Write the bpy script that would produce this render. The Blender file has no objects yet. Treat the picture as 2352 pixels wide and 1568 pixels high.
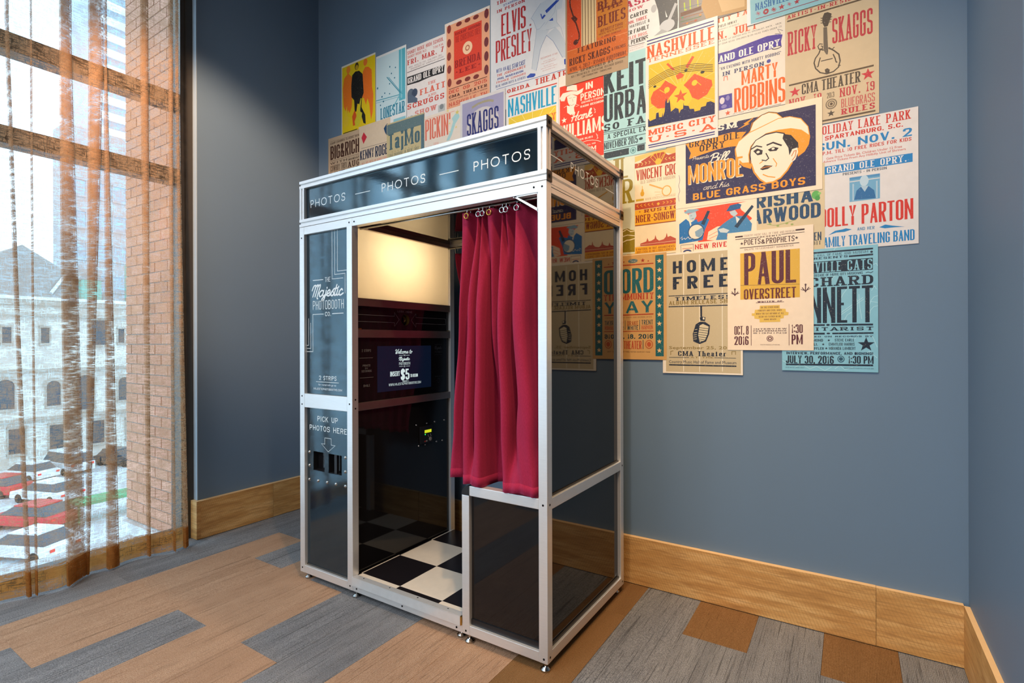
import bpy, bmesh, math, random
from mathutils import Vector, Matrix
from mathutils.geometry import tessellate_polygon, delaunay_2d_cdt
random.seed(7)
sc = bpy.context.scene
COL = sc.collection
# ------------------------------------------------------------------ camera
cam_d = bpy.data.cameras.new('camera'); cam = bpy.data.objects.new('camera', cam_d); COL.objects.link(cam)
cam_d.sensor_width = 36.0; cam_d.lens = 36.0*1198.99/2352; cam_d.clip_start = 0.05; cam_d.clip_end = 400
_yaw, _roll = 0.57469, 0.00291
_r = Vector((math.cos(_yaw), math.sin(_yaw), 0)); _u = Vector((0, 0, 1)); _f = Vector((-math.sin(_yaw), math.cos(_yaw), 0))
_m = Matrix((_r, _u, -_f)).transposed() @ Matrix.Rotation(-_roll, 3, 'Z')
cam.matrix_world = Matrix.Translation((0, 0, 1.20945)) @ _m.to_4x4()
sc.camera = cam
# ------------------------------------------------------------------ view + world + lights
sc.view_settings.view_transform = 'Standard'; sc.view_settings.look = 'None'
sc.view_settings.exposure = 0.0; sc.view_settings.gamma = 1.0; sc.view_settings.use_curve_mapping = False
sc.cycles.use_denoising = True
sc.cycles.max_bounces = 10; sc.cycles.transparent_max_bounces = 24; sc.cycles.diffuse_bounces = 5
sc.cycles.glossy_bounces = 5; sc.cycles.sample_clamp_indirect = 6.0
world = bpy.data.worlds.new('overcast_sky'); sc.world = world; world.use_nodes = True
wb = world.node_tree.nodes['Background']; wb.inputs[0].default_value = (0.58, 0.80, 1.0, 1); wb.inputs[1].default_value = 3.4

def lamp(kind, name, loc, target, energy, color, **kw):
    d = bpy.data.lights.new(name, kind); o = bpy.data.objects.new(name, d); COL.objects.link(o)
    o.location = loc; d.energy = energy; d.color = color
    for k, v in kw.items(): setattr(d, k, v)
    if target is not None:
        o.rotation_euler = (Vector(target)-Vector(loc)).to_track_quat('-Z', 'Y').to_euler()
    return o
HOT = (1.0, 0.66, 0.36); WARM = (1.0, 0.77, 0.53); SOFT = (1.0, 0.87, 0.72)
lamp('SPOT', 'ceiling_spot_posters', (-0.86, 1.18, 3.62), (-0.75, 2.52, 1.80), 125, WARM, spot_size=math.radians(80), spot_blend=0.9, shadow_soft_size=0.05)
lamp('SPOT', 'ceiling_spot_right', (0.10, 0.9, 3.62), (-0.1, 2.45, 0.9), 120, HOT, spot_size=math.radians(62), spot_blend=0.9, shadow_soft_size=0.05)
lamp('SPOT', 'ceiling_spot_left', (-1.9, 1.1, 3.62), (-2.2, 2.52, 2.5), 58, SOFT, spot_size=math.radians(66), spot_blend=0.9, shadow_soft_size=0.05)
lamp('SPOT', 'ceiling_spot_window_wall', (-2.0, 0.5, 3.22), (-3.38, 1.62, 2.15), 330, (1.0, 0.64, 0.40), spot_size=math.radians(50), spot_blend=0.7, shadow_soft_size=0.06)
lamp('SPOT', 'ceiling_spot_booth', (-1.15, 2.0, 3.6), (-1.2, 1.5, 0.0), 70, HOT, spot_size=math.radians(76), spot_blend=0.5, shadow_soft_size=0.04)
lamp('SPOT', 'ceiling_spot_floor', (-0.3, 0.7, 3.6), (-1.0, 1.5, 0.6), 150, HOT, spot_size=math.radians(75), spot_blend=0.8, shadow_soft_size=0.05)
lamp('SPOT', 'ceiling_spot_side', (0.18, 1.2, 3.55), (-0.92, 2.0, 1.2), 60, HOT, spot_size=math.radians(46), spot_blend=0.8, shadow_soft_size=0.05)
lamp('AREA', 'fill_area_near', (-0.6, -3.2, 3.3), (-0.6, -2.4, 0), 125, (0.93, 0.96, 1.0), shape='RECTANGLE', size=2.4, size_y=2.0)  # unseen area light added behind the camera as room fill
lamp('AREA', 'fill_area_left', (-2.0, -1.6, 3.4), (-2.0, -1.0, 0), 80, (0.94, 0.97, 1.0), shape='RECTANGLE', size=1.2, size_y=1.2)  # second added fill light, out of view on the left

# ------------------------------------------------------------------ materials
def hexc(h, a=1.0):
    v = [int(h[i:i+2], 16)/255 for i in (0, 2, 4)]
    return tuple((c/12.92 if c <= 0.04045 else ((c+0.055)/1.055)**2.4) for c in v)+(a,)
class NT:
    def __init__(s, name):
        s.m = bpy.data.materials.new(name); s.m.use_nodes = True; s.t = s.m.node_tree
        s.b = s.t.nodes['Principled BSDF']; s.out = s.t.nodes['Material Output']
    def n(s, typ, **kw):
        o = s.t.nodes.new(typ)
        for k, v in kw.items():
            if k.startswith('i_'):
                key = k[2:]; key = int(key) if key.isdigit() else key
                o.inputs[key].default_value = v
            else: setattr(o, k, v)
        return o
    def l(s, a, b): s.t.links.new(a, b)
    def pos(s, scale=(1, 1, 1), rot=(0, 0, 0)):
        g = s.n('ShaderNodeNewGeometry'); m = s.n('ShaderNodeMapping'); s.l(g.outputs['Position'], m.inputs[0])
        m.inputs['Scale'].default_value = scale; m.inputs['Rotation'].default_value = rot
        return m.outputs[0]
    def noise(s, vec, scale, detail=2, rough=0.5):
        o = s.n('ShaderNodeTexNoise'); o.inputs['Scale'].default_value = scale; o.inputs['Detail'].default_value = detail
        o.inputs['Roughness'].default_value = rough; s.l(vec, o.inputs['Vector']); return o.outputs[0]
    def ramp(s, fac, stops):
        r = s.n('ShaderNodeValToRGB'); e = r.color_ramp.elements
        while len(e) < len(stops): e.new(0.5)
        for el, (p, c) in zip(e, stops): el.position = p; el.color = c if len(c) == 4 else tuple(c)+(1,)
        s.l(fac, r.inputs[0]); return r.outputs[0]
    def mix(s, fac, a, b, mode='MIX'):
        o = s.n('ShaderNodeMix', data_type='RGBA', blend_type=mode)
        for inp, v in ((o.inputs[0], fac), (o.inputs[6], a), (o.inputs[7], b)):
            if hasattr(v, 'is_linked') or hasattr(v, 'links'): s.l(v, inp)
            else: inp.default_value = v
        return o.outputs[2]
    def bump(s, h, strength=0.3, dist=0.002):
        o = s.n('ShaderNodeBump', i_Strength=strength, i_Distance=dist); s.l(h, o.inputs['Height']); s.l(o.outputs[0], s.b.inputs['Normal'])
    def set(s, **kw):
        for k, v in kw.items(): s.b.inputs[k.replace('_', ' ')].default_value = v
        return s
def simple(name, col, rough=0.5, metal=0.0, **kw):
    t = NT(name); c = hexc(col) if isinstance(col, str) else tuple(col)+(1,)
    n = t.noise(t.pos(), 35, 2); cc = t.mix(n, tuple(x*0.93 for x in c[:3])+(1,), tuple(min(1, x*1.05) for x in c[:3])+(1,))
    t.l(cc, t.b.inputs['Base Color']); t.set(Roughness=rough, Metallic=metal)
    for k, v in kw.items(): t.b.inputs[k.replace('_', ' ')].default_value = v
    return t.m

def wall_mat(name, col):
    t = NT(name); n = t.noise(t.pos(), 1.3, 2); c = hexc(col)
    t.l(t.mix(n, tuple(x*0.95 for x in c[:3])+(1,), tuple(x*1.04 for x in c[:3])+(1,)), t.b.inputs['Base Color'])
    t.set(Roughness=0.55); t.b.inputs['Specular IOR Level'].default_value = 0.35
    t.bump(t.noise(t.pos(), 260, 2), 0.06, 0.001); return t.m
M = {}
M['wall'] = wall_mat('blue_slate_paint', '687f96')
M['ceil'] = wall_mat('charcoal_ceiling_paint', '2e2e32')
M['hall'] = wall_mat('slate_hall_paint', '5a636c')

def carpet(name, base, dark, lite, thr):
    t = NT(name); oi = t.n('ShaderNodeObjectInfo')
    va = t.n('ShaderNodeVectorMath', operation='SCALE'); va.inputs[0].default_value = (31.0, 17.0, 5.0); t.l(oi.outputs['Random'], va.inputs['Scale'])
    vb = t.n('ShaderNodeVectorMath', operation='ADD'); t.l(t.pos(), vb.inputs[0]); t.l(va.outputs[0], vb.inputs[1])
    def mp(sx, sy):
        m = t.n('ShaderNodeMapping'); m.inputs['Scale'].default_value = (sx, sy, 1); t.l(vb.outputs[0], m.inputs[0]); return m.outputs[0]
    speck = t.noise(mp(360, 250), 1.0, 2, 0.8)
    streak = t.noise(mp(260, 7.0), 1.0, 3, 0.66)
    broad = t.noise(mp(14, 1.6), 1.0, 2)
    c = t.mix(t.ramp(speck, [(0.34, (0, 0, 0)), (0.66, (1, 1, 1))]), hexc(dark), hexc(lite))
    c = t.mix(0.22, c, hexc(base))
    c = t.mix(t.ramp(broad, [(0.35, (0, 0, 0)), (0.7, (.35, .35, .35))]), c, hexc(dark))
    st2 = t.ramp(t.noise(mp(150, 2.0), 1.0, 4, 0.7), [(thr, (0, 0, 0)), (thr+0.04, (.55, .55, .55))])
    stm = t.n('ShaderNodeMath', operation='MAXIMUM'); t.l(t.ramp(streak, [(thr, (0, 0, 0)), (thr+0.06, (.5, .5, .5))]), stm.inputs[0]); t.l(st2, stm.inputs[1]); st = stm.outputs[0]
    c = t.mix(st, c, tuple(x*0.35 for x in hexc(dark)[:3])+(1,))
    t.l(c, t.b.inputs['Base Color']); t.set(Roughness=0.95); t.b.inputs['Specular IOR Level'].default_value = 0.1
    ribs = t.n('ShaderNodeTexWave', wave_type='BANDS', bands_direction='X'); ribs.inputs['Scale'].default_value = 62; ribs.inputs['Distortion'].default_value = 1.5; ribs.inputs['Detail'].default_value = 1
    t.l(vb.outputs[0], ribs.inputs['Vector'])
    a = t.n('ShaderNodeMath', operation='ADD'); t.l(speck, a.inputs[0]); t.l(ribs.outputs['Fac'], a.inputs[1])
    b2 = t.n('ShaderNodeMath', operation='SUBTRACT'); t.l(a.outputs[0], b2.inputs[0]); t.l(st, b2.inputs[1])
    t.bump(b2.outputs[0], 0.6, 0.004); return t.m
M['carpet_brown'] = carpet('brown_loop_carpet', 'bd9678', '9c775c', 'd8b698', 0.60)
M['carpet_warmlit'] = carpet('warmlit_ribbed_carpet', '8c6640', '70502f', 'a27c54', 0.66)  # ribbed brown carpet with part of the warm lamp light in its colour
M['carpet_grey'] = carpet('grey_loop_carpet', '86878a', '54555a', 'b6b6b6', 0.59)

def oak(name, axis):
    t = NT(name); oi = t.n('ShaderNodeObjectInfo')
    va = t.n('ShaderNodeVectorMath', operation='SCALE'); va.inputs[0].default_value = (13.0, 7.0, 29.0); t.l(oi.outputs['Random'], va.inputs['Scale'])
    vb = t.n('ShaderNodeVectorMath', operation='ADD'); t.l(t.pos(), vb.inputs[0]); t.l(va.outputs[0], vb.inputs[1])
    def mp(s, r=(0, 0, 0)):
        m = t.n('ShaderNodeMapping'); m.inputs['Scale'].default_value = s; m.inputs['Rotation'].default_value = r; t.l(vb.outputs[0], m.inputs[0]); return m.outputs[0]
    L = (1.6, 1.6, 14) if axis != 'Z' else (14, 14, 1.6)
    grain = t.noise(mp(L), 2.2, 5, 0.6); big = t.noise(mp((1.5, 1.5, 5)), 1.6, 2)
    fine = t.noise(mp((9, 9, 150)), 1.0, 3, 0.7)
    saw = t.n('ShaderNodeTexWave', wave_type='BANDS', bands_direction='X' if axis == 'X' else 'Y'); saw.inputs['Scale'].default_value = 26; saw.inputs['Distortion'].default_value = 2.5; saw.inputs['Detail'].default_value = 2
    t.l(mp((1, 1, 1), (0.0, 0.45, 0) if axis == 'X' else (0.45, 0, 0)), saw.inputs['Vector'])
    c = t.ramp(grain, [(0.30, hexc('b48248')), (0.46, hexc('cd9a5a')), (0.60, hexc('e0b272')), (0.8, hexc('edc892'))])
    c = t.mix(t.ramp(big, [(0.35, (0.28, 0.28, 0.28)), (0.65, (0, 0, 0))]), c, hexc('b58444'))
    c = t.mix(t.ramp(fine, [(0.38, (.45, .45, .45)), (0.5, (0, 0, 0))]), c, hexc('94683a'))
    c = t.mix(t.ramp(saw.outputs['Fac'], [(0.0, (.42, .42, .42)), (0.25, (0, 0, 0))]), c, hexc('a67a44'))
    t.l(c, t.b.inputs['Base Color']); t.set(Roughness=0.55); t.bump(fine, 0.15, 0.001); return t.m
M['oak_edge'] = simple('pale_oak_edge', 'e8c08a', 0.6)  # paler cut oak for board tops, overhead light partly put into the colour
M['oak_x'] = oak('sawn_oak_long', 'X'); M['oak_y'] = oak('sawn_oak_side', 'Y')

t = NT('anodised_aluminium'); n = t.noise(t.pos((4, 4, 60)), 6, 3)
t.l(t.mix(n, hexc('e4e5e6'), hexc('f2f2f1')), t.b.inputs['Base Color']); t.set(Metallic=0.68, Roughness=0.38); t.bump(t.noise(t.pos(), 300, 2), 0.04, 0.001); M['alu'] = t.m
t = NT('black_acrylic_sheet'); t.l(t.mix(t.noise(t.pos(), 3, 2), (0.006, 0.006, 0.007, 1), (0.011, 0.010, 0.011, 1)), t.b.inputs['Base Color']); t.set(Roughness=0.035, IOR=1.46); M['acryl'] = t.m
t = NT('brushed_black_sheet'); t.l(t.mix(t.noise(t.pos((3, 3, 200)), 3, 2), (0.006, 0.014, 0.024, 1), (0.010, 0.021, 0.034, 1)), t.b.inputs['Base Color']); t.set(Roughness=0.07, IOR=1.95); t.b.inputs['Specular Tint'].default_value = (0.58, 0.86, 1.0, 1); t.bump(t.noise(t.pos((8, 8, 160)), 2, 2), 0.05, 0.001); M['acryl2'] = t.m  # blue window reflections put into the base colour and specular tint
M['alu_shaded'] = simple('shaded_aluminium', 'a8968e', 0.36, 0.88)  # same metal as the posts, shade and curtain reflection put into the colour
M['black_plastic'] = simple('black_plastic', '15161a', 0.4)
M['bronze_cap'] = simple('dark_bronze_plate', '3a342e', 0.35, 0.6)
M['bolt'] = simple('dark_screw', '1a1a1c', 0.35, 0.7)
M['chrome'] = simple('chrome_steel', 'b8b8b6', 0.2, 1.0)
M['brass'] = simple('brass_trim', 'c89a4a', 0.3, 0.9)
M['white_vinyl'] = simple('white_vinyl_lettering', 'e2e8ea', 0.45)
M['grey_vinyl'] = simple('grey_vinyl_lettering', '8e8f92', 0.45)
M['dim_vinyl'] = simple('faint_grey_lettering', '3a3d42', 0.4)
M['tile_black'] = simple('black_floor_vinyl', '1c191d', 0.28)
M['tile_cream'] = simple('cream_floor_vinyl', 'e6dccb', 0.35)
M['frame_dark'] = simple('bronze_window_frame', '45403a', 0.4, 0.3)
M['bright_alu'] = simple('bright_aluminium_tread', 'eceff0', 0.33, 0.55)
t = NT('frosted_diffuser'); tr = t.n('ShaderNodeBsdfTranslucent'); tr.inputs[0].default_value = hexc('fdf0d8')
mx = t.n('ShaderNodeMixShader'); mx.inputs[0].default_value = 0.35; t.l(tr.outputs[0], mx.inputs[1]); t.l(t.b.outputs[0], mx.inputs[2]); t.l(mx.outputs[0], t.out.inputs[0])
t.l(t.mix(t.noise(t.pos(), 50, 2), hexc('efe6d6'), hexc('f6eee0')), t.b.inputs['Base Color']); t.set(Roughness=0.3); M['diffuser'] = t.m
t = NT('curtain_red_cloth'); n = t.noise(t.pos((1, 1, 0.25)), 420, 3, 0.7)
t.l(t.mix(n, hexc('7c1630'), hexc('b02c50')), t.b.inputs['Base Color']); t.set(Roughness=0.9); t.b.inputs['Specular IOR Level'].default_value = 0.15; t.b.inputs['Sheen Weight'].default_value = 0.22; t.b.inputs['Sheen Tint'].default_value = (1, .25, .5, 1)
t.bump(t.noise(t.pos((1, 1, 2.5)), 500, 2), 0.25, 0.001); M['red_cloth'] = t.m
t = NT('printed_ink'); a = t.n('ShaderNodeVertexColor', layer_name='ink'); n = t.noise(t.pos(), 160, 4, 0.75)
t.l(t.mix(t.ramp(n, [(0.30, (0.35, 0.35, 0.35)), (0.40, (0, 0, 0))]), a.outputs[0], hexc('e8dccb')), t.b.inputs['Base Color']); t.set(Roughness=0.45); t.b.inputs['Specular IOR Level'].default_value = 0.35; M['ink'] = t.m
def emis(name, col, s):
    t = NT(name); t.set(Base_Color=(0.01, 0.01, 0.02, 1), Roughness=0.2); t.b.inputs['Emission Color'].default_value = hexc(col); t.b.inputs['Emission Strength'].default_value = s; return t.m
M['screen'] = emis('lit_screen_blue', '10223e', 0.32); M['screen_text'] = emis('lit_screen_white', 'e8fbfa', 0.8)
M['lcd'] = emis('yellow_green_display', 'c8d020', 1.1); M['led_green'] = emis('green_indicator', '30ff70', 1.6)
M['red_mark'] = simple('red_mark', 'a8302a', 0.4)
# sheer drapery: open weave with slubs; the weave lets the daylight pass between its threads
def sheer(name, op_lo, op_hi, c1, c2):
    t = NT(name)
    h = t.noise(t.pos((1, 24, 190)), 1.0, 3, 0.78); v = t.noise(t.pos((1, 190, 26)), 1.0, 3, 0.78); big = t.noise(t.pos((1, 14, 16)), 1.0, 2)
    mxh = t.n('ShaderNodeMath', operation='MAXIMUM'); t.l(t.ramp(h, [(0.47, (0, 0, 0)), (0.60, (1, 1, 1))]), mxh.inputs[0]); t.l(t.ramp(v, [(0.53, (0, 0, 0)), (0.63, (1, 1, 1))]), mxh.inputs[1])
    gt = t.n('ShaderNodeMath', operation='MULTIPLY'); t.l(mxh.outputs[0], gt.inputs[0]); t.l(t.ramp(big, [(0.30, (.2, .2, .2)), (0.52, (1, 1, 1))]), gt.inputs[1])
    op = t.n('ShaderNodeMapRange'); t.l(gt.outputs[0], op.inputs[0]); op.inputs[3].default_value = op_hi; op.inputs[4].default_value = op_lo
    trn = t.n('ShaderNodeBsdfTransparent'); trl = t.n('ShaderNodeBsdfTranslucent'); df = t.n('ShaderNodeBsdfDiffuse')
    col = t.mix(t.noise(t.pos((1, 40, 40)), 1.0, 2), hexc(c1), hexc(c2)); t.l(col, trl.inputs[0]); t.l(col, df.inputs[0])
    m1 = t.n('ShaderNodeMixShader'); m1.inputs[0].default_value = 0.5; t.l(trl.outputs[0], m1.inputs[1]); t.l(df.outputs[0], m1.inputs[2])
    m2 = t.n('ShaderNodeMixShader'); t.l(op.outputs[0], m2.inputs[0]); t.l(trn.outputs[0], m2.inputs[1]); t.l(m1.outputs[0], m2.inputs[2]); t.l(m2.outputs[0], t.out.inputs[0])
    t.t.nodes.remove(t.b); return t.m
M['sheer'] = sheer('sheer_brown_weave', 0.02, 0.56, 'b8906a', 'd8b28c')
M['hem'] = sheer('sheer_hem_weave', 0.40, 0.93, 'b0743a', 'cf9350')
t = NT('window_glass'); g = t.n('ShaderNodeBsdfGlossy'); g.inputs['Roughness'].default_value = 0.0; trn = t.n('ShaderNodeBsdfTransparent'); trn.inputs[0].default_value = (0.95, 0.99, 1.0, 1)
m1 = t.n('ShaderNodeMixShader'); m1.inputs[0].default_value = 0.06; t.l(trn.outputs[0], m1.inputs[1]); t.l(g.outputs[0], m1.inputs[2]); t.l(m1.outputs[0], t.out.inputs[0]); t.t.nodes.remove(t.b); M['glass'] = t.m
def brickm(name, a, b):
    t = NT(name); oi = t.n('ShaderNodeObjectInfo'); c = t.mix(oi.outputs['Random'], hexc(a), hexc(b))
    t.l(t.mix(t.noise(t.pos(), 60, 3), c, hexc('c8937a')), t.b.inputs['Base Color']); t.set(Roughness=0.9); return t.m
M['brick'] = brickm('red_brick', 'b4785e', 'd49c82'); M['mortar'] = simple('grey_mortar', '9a9690', 0.95)
M['stone'] = simple('pale_limestone', 'dedad2', 0.9); M['stone_dark'] = simple('weathered_limestone', 'b4aca2', 0.9)
M['slate'] = simple('grey_slate_roof', '9a9896', 0.7); M['copper'] = simple('verdigris_copper', '7fb3a3', 0.6)
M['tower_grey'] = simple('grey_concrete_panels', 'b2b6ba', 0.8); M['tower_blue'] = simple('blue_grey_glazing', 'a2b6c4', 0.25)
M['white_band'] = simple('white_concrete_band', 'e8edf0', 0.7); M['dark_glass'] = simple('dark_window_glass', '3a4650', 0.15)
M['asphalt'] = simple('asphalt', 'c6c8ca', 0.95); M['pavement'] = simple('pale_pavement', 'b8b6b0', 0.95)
M['car_red'] = simple('red_car_paint', 'd02a30', 0.25); M['car_white'] = simple('white_car_paint', 'eef0f2', 0.25); M['car_black'] = simple('dark_car_paint', '3a3f46', 0.25); M['tyre'] = simple('tyre_rubber', '1c1c1c', 0.9)
M['ledge'] = simple('pale_metal_ledge', 'd4d8da', 0.5); M['hedge'] = simple('green_awning', '5a9a6c', 0.8)
M['lampred'] = simple('red_tail_lamp', 'ff2020', 0.3)

# ------------------------------------------------------------------ mesh helpers
def link(name, me, mat, parent=None, loc=None):
    o = bpy.data.objects.new(name, me); COL.objects.link(o)
    if mat is not None:
        for mm in (mat if isinstance(mat, (list, tuple)) else [mat]): me.materials.append(mm)
    if loc is not None: o.location = loc
    if parent is not None: o.parent = parent
    return o
def tag(o, label=None, cat=None, group=None, kind=None):
    if label: o['label'] = label
    if cat: o['category'] = cat
    if group: o['group'] = group
    if kind: o['kind'] = kind
    return o
def empty(name, loc=(0, 0, 0)):
    o = bpy.data.objects.new(name, None); COL.objects.link(o); o.location = loc; return o
class MB:
    def __init__(s): s.v = []; s.f = []; s.mi = []; s.c = 0
    def face(s, pts, mi=0):
        b = len(s.v); s.v += [tuple(p) for p in pts]; s.f.append(tuple(range(b, b+len(pts)))); s.mi.append(mi)
    def box(s, x0, x1, y0, y1, z0, z1, mi=0):
        b = len(s.v); s.v += [(x0, y0, z0), (x1, y0, z0), (x1, y1, z0), (x0, y1, z0), (x0, y0, z1), (x1, y0, z1), (x1, y1, z1), (x0, y1, z1)]
        for q in ((0, 3, 2, 1), (4, 5, 6, 7), (0, 1, 5, 4), (1, 2, 6, 5), (2, 3, 7, 6), (3, 0, 4, 7)):
            s.f.append(tuple(b+i for i in q)); s.mi.append(mi)
        return s
    def cyl(s, p0, p1, r, n=12, r1=None, mi=0, cap=True):
        p0, p1 = Vector(p0), Vector(p1); d = (p1-p0).normalized(); a = d.orthogonal().normalized(); b = d.cross(a); r1 = r if r1 is None else r1
        base = len(s.v)
        for i in range(n):
            w = a*math.cos(2*math.pi*i/n)+b*math.sin(2*math.pi*i/n)
            s.v.append(tuple(p0+w*r)); s.v.append(tuple(p1+w*r1))
        for i in range(n):
            j = (i+1) % n; s.f.append((base+2*i, base+2*j, base+2*j+1, base+2*i+1)); s.mi.append(mi)
        if cap:
            s.f.append(tuple(base+2*i for i in reversed(range(n)))); s.f.append(tuple(base+2*i+1 for i in range(n))); s.mi += [mi, mi]
        return s
    def tube(s, pts, r, n=6, closed=False, mi=0):
        P = [Vector(p) for p in pts]; base = len(s.v); m = len(P)
        for k, p in enumerate(P):
            d = (P[(k+1) % m]-P[k-1]) if closed else (P[min(k+1, m-1)]-P[max(k-1, 0)])
            d.normalize(); up = Vector((0, 0, 1)) if abs(d.z) < 0.9 else Vector((0, 1, 0)); a = d.cross(up).normalized(); b = d.cross(a)
            for i in range(n): s.v.append(tuple(p+(a*math.cos(2*math.pi*i/n)+b*math.sin(2*math.pi*i/n))*r))
        for k in range(m if closed else m-1):
            for i in range(n):
                j = (i+1) % n; k2 = (k+1) % m
                s.f.append((base+k*n+i, base+k*n+j, base+k2*n+j, base+k2*n+i)); s.mi.append(mi)
        return s
    def dome(s, c, axis, r, h, n=10, rings=3, mi=0):
        c = Vector(c); d = Vector(axis); a = d.orthogonal().normalized(); b = d.cross(a); base = len(s.v)
        for k in range(rings):
            t = k/rings*math.pi/2
            for i in range(n): s.v.append(tuple(c+(a*math.cos(2*math.pi*i/n)+b*math.sin(2*math.pi*i/n))*r*math.cos(t)+d*h*math.sin(t)))
        s.v.append(tuple(c+d*h)); top = len(s.v)-1
        for k in range(rings-1):
            for i in range(n):
                j = (i+1) % n; s.f.append((base+k*n+i, base+k*n+j, base+(k+1)*n+j, base+(k+1)*n+i)); s.mi.append(mi)
        for i in range(n): s.f.append((base+(rings-1)*n+i, base+(rings-1)*n+(i+1) % n, top)); s.mi.append(mi)
        return s
    def build(s, name, mat, parent=None, loc=None, smooth=False, bevel=0.0):
        me = bpy.data.meshes.new(name); me.from_pydata(s.v, [], s.f)
        for p, m in zip(me.polygons, s.mi): p.material_index = m; p.use_smooth = smooth
        me.update(); o = link(name, me, mat, parent, loc)
        if bevel:
            bm = bmesh.new(); bm.from_mesh(me); bmesh.ops.remove_doubles(bm, verts=bm.verts, dist=1e-5)
            bmesh.ops.bevel(bm, geom=list(bm.edges), offset=bevel, segments=2, affect='EDGES', profile=0.6); bm.to_mesh(me); bm.free()
        return o
def box_obj(name, b, mat, parent=None, bevel=0.0):
    return MB().box(*b).build(name, mat, parent, bevel=bevel)
def slotted(name, b, axis, mat, parent, slot=0.0105, depth=0.009):
    """aluminium extrusion with a groove along each long face"""
    x0, x1, y0, y1, z0, z1 = b
    lo = {'X': (y0, z0, y1, z1), 'Y': (x0, z0, x1, z1), 'Z': (x0, y0, x1, y1)}[axis]
    a0, b0, a1, b1 = lo; am, bm_ = (a0+a1)/2, (b0+b1)/2; h = slot/2
    p = [(a0, b0), (am-h, b0), (am-h, b0+depth), (am+h, b0+depth), (am+h, b0), (a1, b0), (a1, bm_-h), (a1-depth, bm_-h), (a1-depth, bm_+h), (a1, bm_+h), (a1, b1),
         (am+h, b1), (am+h, b1-depth), (am-h, b1-depth), (am-h, b1), (a0, b1), (a0, bm_+h), (a0+depth, bm_+h), (a0+depth, bm_-h), (a0, bm_-h)]
    e0, e1 = {'X': (x0, x1), 'Y': (y0, y1), 'Z': (z0, z1)}[axis]
    def P(e, q): return {'X': (e, q[0], q[1]), 'Y': (q[0], e, q[1]), 'Z': (q[0], q[1], e)}[axis]
    m = MB(); n = len(p); m.v = [P(e0, q) for q in p]+[P(e1, q) for q in p]
    for i in range(n):
        j = (i+1) % n; m.f.append((i, j, n+j, n+i)); m.mi.append(0)
    m.f.append(tuple(reversed(range(n)))); m.f.append(tuple(range(n, 2*n))); m.mi += [0, 0]
    o = m.build(name, mat, parent)
    bm = bmesh.new(); bm.from_mesh(o.data); bmesh.ops.recalc_face_normals(bm, faces=bm.faces); bm.to_mesh(o.data); bm.free()
    return o
def catmull(pts, per=6):
    P = [Vector(p) for p in pts]; out = []
    for i in range(len(P)-1):
        p0 = P[max(i-1, 0)]; p1 = P[i]; p2 = P[i+1]; p3 = P[min(i+2, len(P)-1)]
        for k in range(per):
            t = k/per
            out.append(0.5*((2*p1)+(p2-p0)*t+(2*p0-5*p1+4*p2-p3)*t*t+(3*p1-p0-3*p2+p3)*t*t*t))
    out.append(P[-1]); return out
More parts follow.
